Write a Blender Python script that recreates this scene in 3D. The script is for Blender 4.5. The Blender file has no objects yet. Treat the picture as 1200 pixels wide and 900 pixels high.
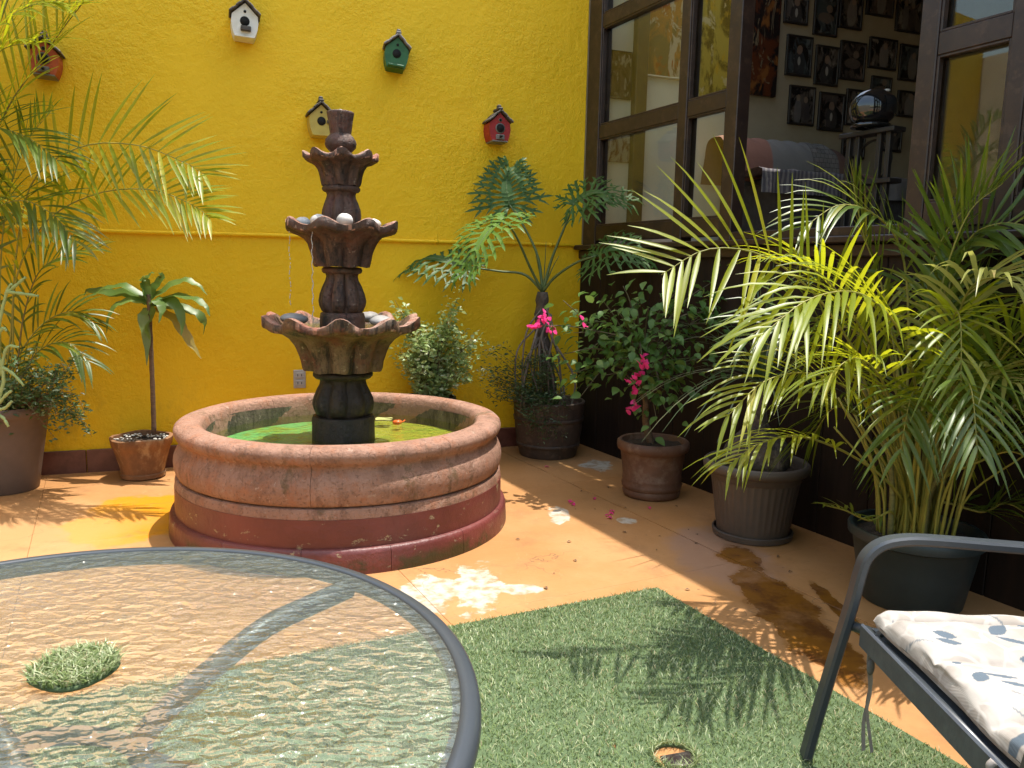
import bpy, math, random
import numpy as np
from mathutils import Vector, Matrix
random.seed(7); rng = np.random.default_rng(7)
PI = math.pi
scene = bpy.context.scene
col = scene.collection

# ------------------------------------------------------------------ camera
F_PX, CAM_H = 930.0, 1.28
ROLL = math.atan(.0202); PITCH = math.atan(133*math.cos(ROLL)/F_PX)
_F = Vector((0, math.cos(PITCH), -math.sin(PITCH))); _U = Vector((0, math.sin(PITCH), math.cos(PITCH))); _R = Vector((1, 0, 0))
CX = _R*math.cos(ROLL)+_U*math.sin(ROLL); CY = _U*math.cos(ROLL)-_R*math.sin(ROLL)
cam_d = bpy.data.cameras.new('camera'); cam = bpy.data.objects.new('camera', cam_d); col.objects.link(cam)
cam_d.sensor_fit = 'HORIZONTAL'; cam_d.angle = 2*math.atan(600/F_PX); cam_d.clip_start = .02; cam_d.clip_end = 500
M = Matrix((CX, CY, -_F)).transposed().to_4x4(); M.translation = (0, 0, CAM_H); cam.matrix_world = M
scene.camera = cam

# ------------------------------------------------------------------ sky, sun, exposure
SUN_EL = math.radians(76)
_h = Vector((.937, .35, 0))+.12*Vector((-.35, .937, 0)); _h.normalize()
TOSUN = Vector((_h.x*math.cos(SUN_EL), _h.y*math.cos(SUN_EL), math.sin(SUN_EL)))
w = bpy.data.worlds.new('World'); scene.world = w; w.use_nodes = True
nt = w.node_tree; bg = nt.nodes['Background']
sky = nt.nodes.new('ShaderNodeTexSky'); sky.sky_type = 'NISHITA'; sky.sun_disc = False
sky.sun_elevation = SUN_EL; sky.sun_rotation = math.atan2(_h.x, _h.y); sky.air_density = 1.9; sky.dust_density = 3.0; sky.ozone_density = 1.0
nt.links.new(sky.outputs[0], bg.inputs[0]); bg.inputs[1].default_value = .15
sl = bpy.data.lights.new('sun', 'SUN'); sl.energy = 3.2; sl.angle = math.radians(.53); sl.color = (1, .95, .87)
so = bpy.data.objects.new('sun', sl); col.objects.link(so); so.rotation_euler = TOSUN.to_track_quat('Z', 'Y').to_euler(); so.location = (3, 3, 9)
scene.view_settings.view_transform = 'Standard'; scene.view_settings.look = 'None'
scene.view_settings.exposure = 1.17; scene.view_settings.gamma = 1
scene.render.engine = 'CYCLES'
scene.cycles.use_denoising = True
scene.cycles.max_bounces = 9; scene.cycles.diffuse_bounces = 4; scene.cycles.transparent_max_bounces = 24
scene.cycles.caustics_reflective = False; scene.cycles.caustics_refractive = False
scene.cycles.sample_clamp_indirect = 6

# ------------------------------------------------------------------ pixel -> place helpers
def ray(x, y): return _F+CX*((x-600)/F_PX)+CY*((450-y)/F_PX)
def at(x, y, Y): d = ray(x, y); return Vector((0, 0, CAM_H))+d*(Y/d.y)
def on_z(x, y, z=0): d = ray(x, y); return Vector((0, 0, CAM_H))+d*((z-CAM_H)/d.z)
K = Vector((.489, 5.915, 0))                     # the corner of the courtyard
RD = Vector((.46, -.888, 0)).normalized()        # along the window wall, away from the corner
RN = Vector((-RD.y, RD.x, 0))*-1                 # its normal, into the courtyard
YD = Vector((.937, .35, 0)).normalized()         # along the yellow wall, towards the corner
YN = Vector((YD.y, -YD.x, 0))                    # its normal, into the courtyard
A_R = math.atan2(RD.y, RD.x); A_Y = math.atan2(YD.y, YD.x)
def on_plane(x, y, P, n): d = ray(x, y); c = Vector((0, 0, CAM_H)); return c+d*((P-c).dot(n)/d.dot(n))
def on_yellow(x, y, off=0): return on_plane(x, y, K+YN*off, YN)
def on_end(x, y): return on_plane(x, y, K, YN)

# ------------------------------------------------------------------ mesh builder
class MB:
    def __init__(s): s.v = []; s.f = []; s.sm = []; s.m = []
    def add(s, v, f, smooth=True, mi=0):
        o = len(s.v); s.v += [tuple(q) for q in v]; s.f += [tuple(i+o for i in q) for q in f]
        s.sm += [smooth]*len(f); s.m += [mi]*len(f)
    def xf(s, M, start=0): s.v = s.v[:start]+[tuple(M@Vector(q)) for q in s.v[start:]]
    def box(s, c, size, rz=0, bev=0, M=None, mi=0):
        x, y, z = (q/2 for q in size); b = min(bev, x*.9, y*.9, z*.9)
        if b <= 0:
            V = [(i*x, j*y, k*z) for i in (-1, 1) for j in (-1, 1) for k in (-1, 1)]
            Fc = [(0, 1, 3, 2), (4, 6, 7, 5), (0, 4, 5, 1), (2, 3, 7, 6), (0, 2, 6, 4), (1, 5, 7, 3)]
        else:
            V = []; 
            for i in (-1, 1):
                for j in (-1, 1):
                    for k in (-1, 1): V += [(i*x, j*(y-b), k*(z-b)), (i*(x-b), j*y, k*(z-b)), (i*(x-b), j*(y-b), k*z)]
            def I(i, j, k, a): return (((i > 0)*4+(j > 0)*2+(k > 0))*3)+a
            Fc = []
            for i in (-1, 1): Fc.append((I(i, -1, -1, 0), I(i, 1, -1, 0), I(i, 1, 1, 0), I(i, -1, 1, 0))[::i])
            for j in (-1, 1): Fc.append((I(1, j, -1, 1), I(-1, j, -1, 1), I(-1, j, 1, 1), I(1, j, 1, 1))[::j])
            for k in (-1, 1): Fc.append((I(-1, -1, k, 2), I(1, -1, k, 2), I(1, 1, k, 2), I(-1, 1, k, 2))[::k])
            for i in (-1, 1):
                for j in (-1, 1):
                    Fc.append((I(i, j, -1, 0), I(i, j, -1, 1), I(i, j, 1, 1), I(i, j, 1, 0))[::i*j])
                    Fc.append((I(i, -1, j, 2), I(i, -1, j, 0), I(i, 1, j, 0), I(i, 1, j, 2))[::i*j])
                    Fc.append((I(-1, i, j, 1), I(-1, i, j, 2), I(1, i, j, 2), I(1, i, j, 1))[::i*j])
                    for k in (-1, 1): Fc.append((I(i, j, k, 0), I(i, j, k, 1), I(i, j, k, 2))[::i*j*k])
        R = M if M is not None else (Matrix.Translation(c)@Matrix.Rotation(rz, 4, 'Z'))
        s.add([R@Vector(q) for q in V], Fc, False, mi)
    def tube(s, pts, rad, n=8, cap=True, sect=None, up=None, mi=0, smooth=True):
        P = [Vector(p) for p in pts]; m = len(P)
        if not hasattr(rad, '__len__'): rad = [rad]*m
        V = []; ref = Vector(up) if up else None
        for i in range(m):
            t = (P[min(i+1, m-1)]-P[max(i-1, 0)]).normalized()
            if ref is None: ref = Vector((0, 0, 1)) if abs(t.z) < .9 else Vector((1, 0, 0))
            a = ref-t*ref.dot(t)
            if a.length < 1e-5: a = t.orthogonal()
            a.normalize(); b = t.cross(a)
            if not up: ref = a
            if sect:
                for (u, w_) in sect: V.append(P[i]+(a*u+b*w_)*rad[i])
            else:
                for k in range(n): q = 2*PI*k/n; V.append(P[i]+(a*math.cos(q)+b*math.sin(q))*rad[i])
        n = len(sect) if sect else n
        Fc = [(i*n+k, i*n+(k+1) % n, (i+1)*n+(k+1) % n, (i+1)*n+k) for i in range(m-1) for k in range(n)]
        if cap: Fc += [tuple(range(n))[::-1], tuple((m-1)*n+k for k in range(n))]
        s.add(V, Fc, smooth, mi)
    def lathe(s, prof, n=48, fn=None, c=(0, 0, 0), smooth=True, mi=0, closed=False):
        V = []; m = len(prof)
        for j, p in enumerate(prof):
            for k in range(n):
                th = 2*PI*k/n; r, z = (p[0], p[1]) if fn is None else fn(th, j, p)
                V.append((c[0]+r*math.cos(th), c[1]+r*math.sin(th), c[2]+z))
        Fc = [(j*n+k, j*n+(k+1) % n, ((j+1) % m)*n+(k+1) % n, ((j+1) % m)*n+k) for j in range(m if closed else m-1) for k in range(n)]
        s.add(V, Fc, smooth, mi)
    def arc(s, prof, a0, a1, n, smooth=True):           # closed profile swept over an arc with end caps
        V = []; m = len(prof)
        for k in range(n+1):
            th = a0+(a1-a0)*k/n
            for r, z in prof: V.append((r*math.cos(th), r*math.sin(th), z))
        Fc = [(k*m+j, (k+1)*m+j, (k+1)*m+(j+1) % m, k*m+(j+1) % m) for k in range(n) for j in range(m)]
        s.add(V, Fc, smooth); s.add(V[:m], [tuple(range(m))], False); s.add(V[-m:], [tuple(range(m))[::-1]], False)
    def ball(s, c, r, nu=12, nv=8, fn=None, mi=0):
        if not hasattr(r, '__len__'): r = (r, r, r)
        V = [(c[0], c[1], c[2]-r[2])]
        for j in range(1, nv):
            ph = -PI/2+PI*j/nv
            for k in range(nu):
                th = 2*PI*k/nu; q = 1 if fn is None else fn(th, ph)
                V.append((c[0]+q*r[0]*math.cos(ph)*math.cos(th), c[1]+q*r[1]*math.cos(ph)*math.sin(th), c[2]+q*r[2]*math.sin(ph)))
        V.append((c[0], c[1], c[2]+r[2])); e = len(V)-1
        Fc = [(0, 1+(k+1) % nu, 1+k) for k in range(nu)]
        for j in range(nv-2): Fc += [(1+j*nu+k, 1+j*nu+(k+1) % nu, 1+(j+1)*nu+(k+1) % nu, 1+(j+1)*nu+k) for k in range(nu)]
        b = 1+(nv-2)*nu; Fc += [(b+k, b+(k+1) % nu, e) for k in range(nu)]
        s.add(V, Fc, True, mi)
    def mesh(s, name):
        me = bpy.data.meshes.new(name); me.from_pydata(s.v, [], s.f)
        me.polygons.foreach_set('use_smooth', s.sm)
        if any(s.m): me.polygons.foreach_set('material_index', s.m)
        me.update(); return me

def link(name, data, parent=None, loc=None, rz=None):
    o = bpy.data.objects.new(name, data); col.objects.link(o)
    if parent is not None: o.parent = parent
    if loc is not None: o.location = loc
    if rz is not None: o.rotation_euler = (0, 0, rz)
    return o
def build(name, mb, mat, parent=None, loc=None, rz=None, auto=None):
    me = mb.mesh(name)
    for m_ in (mat if isinstance(mat, (list, tuple)) else [mat]): me.materials.append(m_)
    if auto: me.set_sharp_from_angle(angle=math.radians(auto))
    return link(name, me, parent, loc, rz)
def tag(o, label, cat, group=None):
    o['label'] = label; o['category'] = cat
    if group: o['group'] = group
    return o
def thing(name, label, cat, loc=(0, 0, 0), rz=0, group=None):
    o = bpy.data.objects.new(name, None); o.empty_display_size = .1; col.objects.link(o); o.location = loc; o.rotation_euler = (0, 0, rz)
    return tag(o, label, cat, group)
def structure(o): o['kind'] = 'structure'; return o
def stuff(o): o['kind'] = 'stuff'; return o

# ------------------------------------------------------------------ material helpers
class NT:
    def __init__(s, name):
        s.mat = bpy.data.materials.new(name); s.mat.use_nodes = True; s.t = s.mat.node_tree
        s.t.nodes.clear(); s.out = s.t.nodes.new('ShaderNodeOutputMaterial'); s._c = {}
    def n(s, typ, ins=None, **props):
        q = s.t.nodes.new('ShaderNode'+typ)
        for k, v in props.items(): setattr(q, k, v)
        for k, v in (ins or {}).items(): s.set(q, k, v)
        return q
    def set(s, node, key, v):
        inp = node.inputs[key]
        if hasattr(v, 'bl_idname') and hasattr(v, 'outputs'): v = v.outputs[0]
        if isinstance(v, bpy.types.NodeSocket): s.t.links.new(v, inp)
        else:
            if isinstance(v, (tuple, list)) and inp.type == 'RGBA' and len(v) == 3: v = (*v, 1)
            inp.default_value = v
    def pos(s):
        if 'p' not in s._c: s._c['p'] = s.n('NewGeometry').outputs['Position']
        return s._c['p']
    def obj(s):
        if 'o' not in s._c: s._c['o'] = s.n('TexCoord').outputs['Object']
        return s._c['o']
    def map(s, v, scale=(1, 1, 1), loc=(0, 0, 0), rot=(0, 0, 0)):
        return s.n('Mapping', {'Vector': v, 'Scale': scale, 'Location': loc, 'Rotation': rot}).outputs[0]
    def noise(s, v, scale, detail=4, rough=.55, dist=0): return s.n('TexNoise', {'Vector': v, 'Scale': scale, 'Detail': detail, 'Roughness': rough, 'Distortion': dist}).outputs[0]
    def voro(s, v, scale, feature='F1', out=0): return s.n('TexVoronoi', {'Vector': v, 'Scale': scale}, feature=feature).outputs[out]
    def ramp(s, f, a, b, c0=(0, 0, 0), c1=(1, 1, 1)):
        q = s.n('MapRange', {'Value': f, 'From Min': a, 'From Max': b}, interpolation_type='SMOOTHSTEP').outputs[0]
        if c0 == (0, 0, 0) and c1 == (1, 1, 1): return q
        return s.mix(q, c0, c1)
    def mix(s, f, a, b, blend='MIX'):
        q = s.n('Mix', data_type='RGBA', blend_type=blend); q.clamp_factor = True
        s.set(q, 0, f); s.set(q, 6, a); s.set(q, 7, b); return q.outputs[2]
    def math(s, op, a, b=0.0, c=0.0):
        q = s.n('Math', operation=op); s.set(q, 0, a); s.set(q, 1, b); s.set(q, 2, c); return q.outputs[0]
    def bump(s, h, strength=.3, dist=.01, normal=None):
        q = s.n('Bump', {'Height': h, 'Strength': strength, 'Distance': dist})
        if normal is not None: s.set(q, 'Normal', normal)
        return q.outputs[0]
    def bsdf(s, color, rough=.6, normal=None, **kw):
        q = s.n('BsdfPrincipled', {'Base Color': color, 'Roughness': rough})
        if normal is not None: s.set(q, 'Normal', normal)
        for k, v in kw.items(): s.set(q, k.replace('_', ' '), v)
        return q.outputs[0]
    def schlick(s, f0=.045, normal=None):
        q = s.n('LayerWeight', {'Blend': .5})
        if normal is not None: s.set(q, 'Normal', normal)
        return s.math('MULTIPLY_ADD', s.math('POWER', q.outputs['Facing'], 5.0), 1-f0, f0)
    def done(s, sh): s.t.links.new(sh, s.out.inputs[0]); return s.mat
    def shmix(s, f, a, b): q = s.n('MixShader'); s.set(q, 0, f); s.set(q, 1, a); s.set(q, 2, b); return q.outputs[0]

def surf(name, c, c2=None, scale=8, rough=.6, bump=.25, bscale=60, bdist=.004, world=False, spec=.5, lo=.35, hi=.65, c3=None, s3=3, metal=0, coat=0, stretch=None):
    t = NT(name); v = t.pos() if world else t.obj()
    if stretch: v = t.map(v, stretch)
    cc = c if c2 is None else t.ramp(t.noise(v, scale, 6, .65), lo, hi, c, c2)
    if c3: cc = t.mix(t.ramp(t.noise(t.map(v, loc=(3.1, 1.7, .4)), s3, 5, .7), .52, .66), cc, c3)
    h = t.noise(v, bscale, 5, .6)
    rr = t.math('MULTIPLY_ADD', t.noise(v, scale*2, 3), .25, rough-.12)
    return t.done(t.bsdf(cc, rr, t.bump(h, bump, bdist) if bump else None, Metallic=metal, Coat_Weight=coat, Specular_IOR_Level=spec))

def leafmat(name, c1, c2, c3=None, trans=.4, rough=.4, tcol=None, spec=.5):
    t = NT(name); r = t.n('NewGeometry').outputs['Random Per Island']; oi = t.n('ObjectInfo').outputs['Random']
    rr = t.math('FRACT', t.math('ADD', r, t.math('MULTIPLY', oi, 3.7)))
    cc = t.mix(rr, c1, c2)
    if c3: cc = t.mix(t.ramp(t.math('FRACT', t.math('MULTIPLY', rr, 7.3)), .8, .95), cc, c3)
    cc = t.mix(t.ramp(t.noise(t.obj(), 14, 3), .4, .65), cc, t.mix(.5, cc, c1))
    a = t.bsdf(cc, rough, Specular_IOR_Level=spec)
    tc = t.mix(.7, cc, tcol or tuple(min(1, q*1.6) for q in c2))
    b = t.n('BsdfTranslucent', {'Color': tc}).outputs[0]
    return t.done(t.shmix(trans, a, b))

# ================================================================== THE SETTING
# ---- ground and painted concrete floor
def blob(t, cx, cy, rx, ry, rot=0, edge=.5, nscale=4, namp=.8):
    v = t.map(t.map(t.pos(), loc=(-cx, -cy, 0)), scale=(1/rx, 1/ry, 0), rot=(0, 0, rot))
    d = t.n('VectorMath', {0: v}, operation='LENGTH').outputs['Value']
    nz = t.noise(t.pos(), nscale, 5, .65)
    return t.ramp(t.math('MULTIPLY_ADD', t.math('SUBTRACT', nz, .5), namp*2, d), 1+edge*.5, 1-edge*.5)
def floor_material():
    t = NT('painted_concrete'); P = t.pos()
    c = t.ramp(t.noise(P, 1.6, 6, .65), .35, .68, (.37, .175, .058), (.43, .222, .088))
    c = t.mix(t.ramp(t.noise(P, 38, 4, .7), .56, .75), c, (.34, .17, .065))
    q = on_z(845, 652); c = t.mix(t.math('MULTIPLY', blob(t, q.x, q.y, .22, .38, .5, .5, 5, .7), .65), c, (.31, .19, .14))
    q = on_z(160, 608); c = t.mix(blob(t, q.x, q.y+.02, .33, .42, -.3, .18, 3.2, .75), c, (.50, .205, .0015))
    q = on_z(10, 640); c = t.mix(t.math('MULTIPLY', blob(t, q.x, q.y, .5, .6, 0, .8, 4, .5), .5), c, (.47, .28, .135))
    # worn white spots
    w1 = None
    for (px, py, rx, ry, ro, k) in ((505, 694, .11, .17, -.35, .6), (560, 688, .10, .22, .45, .7), (610, 690, .10, .05, .2, .5), (655, 603, .05, .16, .42, .8), (700, 545, .10, .13, .3, .8), (735, 610, .05, .05, 0, .6)):
        q = on_z(px, py); b = blob(t, q.x, q.y, rx, ry, ro, .22, 9, k*1.7)
        w1 = b if w1 is None else t.math('MAXIMUM', w1, b)
    sp = t.ramp(t.noise(t.map(P, loc=(5, 2, 0)), 5.5, 6, .72), .715, .73)
    w1 = t.math('MAXIMUM', w1, t.math('MULTIPLY', sp, .8))
    c = t.mix(w1, c, t.ramp(t.noise(P, 20, 4), .4, .7, (.47, .42, .34), (.33, .22, .12)))
    d = t.ramp(t.noise(t.map(P, loc=(1, 7, 0)), 30, 3, .6), .715, .74)
    c = t.mix(t.math('MULTIPLY', d, .75), c, (.10, .065, .04))
    sc_ = t.noise(t.map(P, (1, 1, 1), (2, 6, 3)), 4, 8, .75); c = t.mix(t.ramp(sc_, .50, .70), c, t.mix(.5, c, (.25, .12, .05))); c = t.mix(t.math('MULTIPLY', t.ramp(t.noise(t.map(P, (1, .35, 1), (0, 0, 0), (0, 0, .6)), 26, 5, .7), .58, .75), .35), c, (.52, .32, .17))
    # hairline cracks
    vc = t.n('TexVoronoi', {'Vector': t.n('VectorMath', {0: P, 1: t.n('TexNoise', {'Vector': P, 'Scale': 3.0, 'Detail': 4.0}).outputs['Color']}, operation='ADD').outputs[0], 'Scale': .8}, feature='DISTANCE_TO_EDGE').outputs[0]
    cr = t.math('MULTIPLY', t.ramp(vc, .005, .001), t.ramp(t.noise(P, 1.1, 2), .46, .56))
    c = t.mix(t.math('MULTIPLY', cr, .65), c, (.12, .07, .04))
    # water standing around the ribbed pot
    q = on_z(915, 700); wet = blob(t, q.x-.02, q.y-.06, .12, .40, .42, .34, 4.5, 1.1)
    for (px, py, rx, ry, ro) in ((965, 755, .10, .26, .45), (890, 690, .10, .20, .1), (985, 716, .035, .26, .47)):
        q = on_z(px, py); wet = t.math('MAXIMUM', wet, blob(t, q.x, q.y, rx, ry, ro, .3, 6, .9))
    q = on_z(868, 652); wet = t.math('MAXIMUM', wet, blob(t, q.x, q.y, .09, .13, .4, .35, 7, .8))
    c = t.mix(t.math('MULTIPLY', wet, t.ramp(t.noise(P, 3, 5, .7), .30, .52, (.45, .45, .45), (1, 1, 1))), c, t.ramp(t.noise(P, 5, 4, .7), .4, .65, (.21, .085, .012), (.11, .042, .012)))
    rough = t.math('MULTIPLY_ADD', wet, -.44, .56)
    h = t.math('ADD', t.noise(P, 45, 6, .65), t.math('MULTIPLY', t.math('ADD', w1, cr), -.5))
    return t.done(t.bsdf(c, rough, t.bump(h, t.math('MULTIPLY_ADD', wet, -.13, .16), .006), Specular_IOR_Level=.4))
M_FLOOR = floor_material()
M_JOINT = surf('joint_dirt', (.16, .08, .04), (.08, .045, .03), world=True)
M_GROUND = surf('bare_ground', (.25, .2, .15), (.18, .14, .1), 2, .9, world=True)
g = MB(); g.add([(-60, -60, -.06), (60, -60, -.06), (60, 60, -.06), (-60, 60, -.06)], [(0, 1, 2, 3)], False)
structure(build('ground', g, M_GROUND))
g = MB(); g.add([(0, -9.6, 0), (9.9, -9.6, 0), (9.9, 1.2, 0), (0, 1.2, 0)], [(0, 1, 2, 3)], False)
# floor frame: local x = along the window wall, local y = into the building (so the courtyard is -y)
floor = structure(build('floor', g, M_JOINT, None, (K.x, K.y, -.012), A_R))
_q = on_z(937, 692)-K; U1 = _q.dot(RN)
ub = [-.06, U1, U1+1.42, U1+2.84, U1+4.26, U1+5.68, U1+7.1]
sb = [-1.9, -.45, 1.0, 2.45, 3.9, 5.35, 6.8, 8.25, 9.7]
for i in range(len(ub)-1):
    for j in range(len(sb)-1):
        b = MB(); a0, a1, c0, c1 = sb[j]+.0006, sb[j+1]-.0006, ub[i]+(.0006 if i != 1 else .003), ub[i+1]-(.0006 if i else .003)
        b.box(((a0+a1)/2, -(c0+c1)/2, -.014), (a1-a0, c1-c0, .05), 0, .0012)
        build('floor_slab', b, M_FLOOR, floor, (0, 0, 0))

# ---- yellow wall
def yellow_material():
    t = NT('yellow_plaster'); P = t.pos()
    c = t.ramp(t.noise(P, 1.3, 5, .6), .35, .68, (.79, .492, .005), (.82, .52, .008))
    c = t.mix(t.math('MULTIPLY', t.ramp(t.noise(P, 6, 6, .7), .5, .8), .6), c, (.74, .43, .004))
    z = t.n('SeparateXYZ', {0: P}).outputs[2]
    st = t.math('MULTIPLY', t.ramp(t.noise(t.map(P, (1, 1, .6)), 5, 6, .75), .5, .68), t.ramp(z, .75, .1))
    c = t.mix(t.math('MULTIPLY', st, .45), c, (.34, .20, .02))
    sc = t.ramp(t.noise(t.map(P, loc=(2, 9, 4)), 16, 6, .8), .74, .78)
    c = t.mix(t.math('MULTIPLY', sc, .35), c, (.45, .30, .06))
    h1 = t.noise(P, 22, 9, .62); h2 = t.noise(t.map(P, (1, 1, .7), (4, 0, 0)), 3.5, 4, .5); h3 = t.noise(P, 75, 5, .6)
    amp = t.ramp(t.noise(t.map(P, loc=(3, 5, 2)), 1.4, 3, .5), .35, .7)           # patches of rougher trowelling
    h = t.math('MULTIPLY_ADD', h1, t.math('MULTIPLY_ADD', amp, .9, .35), t.math('MULTIPLY_ADD', h3, t.math('MULTIPLY_ADD', amp, .30, .18), t.math('MULTIPLY', h2, .9)))
    return t.done(t.bsdf(c, .62, t.bump(h, .75, .02), Specular_IOR_Level=.35))
M_YEL = yellow_material()
WALL_H = 4.0
CREAM_E = -5.35
yw = thing('yellow_wall', 'rough plastered yellow courtyard wall behind the fountain', 'wall', K, A_Y)
b = MB(); L = -CREAM_E
b.box((-L/2, .125, WALL_H/2-.03), (L, .25, WALL_H+.06))
build('plaster', b, M_YEL, yw)
M_TILE = surf('baseboard_clay', (.105, .032, .020), (.16, .055, .035), 14, .42, .12, 90, .002, world=True)
e = -.003; k = 0
while e > CREAM_E+.35:
    b = MB(); b.box((e-.165, -.009, .068), (.326, .018, .144), 0, .003); build('baseboard_tile', b, M_TILE, yw); e -= .33
# conduit, painted over
cz = 1.468
pipe = thing('conduit_pipe', 'thin yellow painted conduit running level across the yellow wall', 'pipe', K+Vector((0, 0, cz)), A_Y)
b = MB(); pts = [(-x*.25, -.013+.0016*math.sin(x*2.1), .004*math.sin(x*.9)) for x in range(0, 21)]; b.tube(pts, .0125, 10); build('tube', b, M_YEL, pipe)
for ex in (-.25, -1.1, -1.93, -2.62, -3.17, -4.2):
    b = MB(); b.tube([(ex-.011, -.0135, 0), (ex+.011, -.0135, 0)], .0155, 10); b.box((ex, -.003, .022), (.018, .005, .03), 0, .001); build('pipe_clip', b, M_YEL, pipe)
# outlet
M_PLASTIC = surf('grey_plastic', (.42, .41, .38), (.36, .35, .33), 20, .4, .05)
M_DARKPL = surf('dark_socket', (.06, .06, .06), None, 5, .5, 0)
p = on_yellow(351, 444)
ol = thing('wall_outlet', 'small grey double electric outlet low on the yellow wall', 'outlet', p, A_Y)
b = MB(); b.box((0, -.004, 0), (.078, .008, .122), 0, .003); build('cover_plate', b, M_PLASTIC, ol)
for z in (-.026, .026):
    b = MB(); b.box((0, -.010, z), (.055, .005, .036), 0, .002); s_ = build('socket', b, M_PLASTIC, ol)
    for x in (-.012, .012): b = MB(); b.box((x, -.0128, z), (.005, .003, .015)); build('slot', b, M_DARKPL, s_)

# ---- cream wall closing the courtyard at the far side (seen in the window's reflection)
M_CREAM = surf('cream_plaster', (.66, .58, .44), (.58, .50, .37), 3, .7, .3, 40, .006, world=True)
cw = thing('cream_wall', 'sunlit cream plaster wall reflected in the window pane', 'wall', K+YD*CREAM_E, A_R)
b = MB(); b.box((3.2, -.125, 1.8), (7.0, .25, 3.7)); build('plaster', b, M_CREAM, cw)

M_DAYLIT = surf('daylit_white', (.74, .71, .62), (.68, .65, .56), 3, .7, .1, 60, .002, world=True)  # whitened to carry window daylight on the room wall
# ---- building on the other side: boarded plinth wall, timber window, room behind
M_BROWN = surf('dark_brown_boards', (.024, .0145, .0105), (.013, .0085, .0065), 6, .6, .4, 40, .006, world=True, stretch=(1, 1, .12), spec=.18)
M_FRAME = surf('window_timber', (.036, .020, .014), (.023, .013, .010), 9, .42, .2, 70, .002, world=True, c3=(.055, .032, .022), s3=14)
bw = thing('brown_boarded_wall', 'dark brown boarded wall under the timber windows', 'wall', K, A_R)
b = MB(); b.box((4.5, .145, .7), (9.2, .25, 1.53)); build('backing', b, M_BROWN, bw)
x = -.02
while x < 9:
    b = MB(); b.box((x+.145, .012, .70), (.286, .026, 1.52), 0, .003); build('board', b, M_BROWN, bw); x += .29
b = MB(); b.box((4.5, .145, 3.93), (9.2, .25, .30), 0); build('lintel', b, M_BROWN, bw)
b = MB(); b.box((6.9, .145, 2.6), (4.4, .24, 2.4), 0); build('upper_wall', b, M_BROWN, bw)

def glass_material(name, refl=.10, tint=(.93, .95, .90)):
    t = NT(name)
    tr = t.n('BsdfTransparent', {'Color': tint}).outputs[0]; gl = t.n('BsdfGlossy', {'Color': (1, 1, 1), 'Roughness': .015}).outputs[0]
    return t.done(t.shmix(t.math('ADD', t.schlick(), refl), tr, gl))
M_PANE = glass_material('window_glass', .005)
win = thing('timber_window', 'dark brown timber window with glass panes and a wide open middle', 'window', K+Vector((0, 0, 1.46)), A_R)
Z0 = 1.46
def stile(x0, x1, z0=1.475, z1=3.78, d=.09, y=.05): b = MB(); b.box(((x0+x1)/2, y, (z0+z1)/2-Z0), (x1-x0, d, z1-z0), 0, .004); return build('stile', b, M_FRAME, win)
def rail(x0, x1, z0, z1, d=.08, y=.05): b = MB(); b.box(((x0+x1)/2, y, (z0+z1)/2-Z0), (x1-x0-.002, d, z1-z0), 0, .004); return build('rail', b, M_FRAME, win)
for a, c in ((.006, .166), (1.037, 1.117), (1.457, 1.552), (2.644, 2.73), (3.042, 3.112), (3.75, 3.84)): stile(a, c)
for a, c in ((.166, 1.037), (1.117, 1.457), (2.73, 3.042), (3.112, 3.75)):
    for z0, z1 in ((1.50, 1.606), (2.208, 2.30), (2.952, 3.04), (3.66, 3.78)): rail(a, c, z0, z1)
    for z0, z1 in ((1.606, 2.208), (2.30, 2.952), (3.04, 3.66)):
        b = MB(); b.box(((a+c)/2, .052, (z0+z1)/2-Z0), (c-a+.01, .005, z1-z0+.01)); pn = build('pane', b, M_PANE, win)
        b = MB(); q = .012
        for (cx_, cz_, sx, sz) in ((a+q/2, (z0+z1)/2, q, z1-z0), (c-q/2, (z0+z1)/2, q, z1-z0), ((a+c)/2, z0+q/2, c-a-2*q, q), ((a+c)/2, z1-q/2, c-a-2*q, q)):
            b.box((cx_, .028, cz_-Z0), (sx-.001, .03, sz-.001), 0, .002)
        build('glazing_bead', b, M_FRAME, pn)
rail(1.552, 2.644, 3.66, 3.78); rail(1.552, 2.644, 1.475, 1.52)
b = MB(); b.box((1.95, .03, 1.455-Z0), (3.9, .20, .034), 0, .006); build('sill', b, M_FRAME, win)
b = MB(); b.box((1.95, -.005, 1.405-Z0), (3.9, .04, .06), 0, .006); build('apron', b, M_FRAME, win)

M_ROOM = surf('room_plaster', (.33, .28, .19), (.29, .24, .16), 3, .75, .15, 50, .003, world=True)
M_RFLOOR = surf('room_floor', (.16, .09, .06), (.12, .07, .05), 6, .5, .1, world=True)
def room_box(name, c, size, mat): b = MB(); b.box(c, size); return structure(build(name, b, mat, None, (K.x, K.y, 0), A_R))
room_box('interior_floor', (3.2, 2.6, 1.42), (8.4, 4.65, .07), M_RFLOOR)
b = MB()
for c_, s_ in (((3.2, .36, 3.86), (8.6, .18, .10)), ((3.2, 3.17, 3.86), (8.6, 3.54, .10)), ((4.33, .925, 3.86), (6.33, .94, .10)), ((-.72, .925, 3.86), (.75, .94, .10))): b.box(c_, s_)   # gap over the corner, an added opening to brighten the end wall
structure(build('ceiling', b, M_ROOM, None, (K.x, K.y, 0), A_R))
room_box('interior_back_wall', (3.2, 4.9, 2.7), (8.6, .1, 2.6), M_ROOM)
room_box('interior_side_wall', (6.9, 2.6, 2.7), (.1, 4.6, 2.6), M_ROOM)
b = MB(); b.box((2.6, .1, 2.65), (5.19, .2, 2.5)); structure(build('interior_end_wall', b, M_ROOM, None, (K.x, K.y, 0), A_Y))

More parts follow.
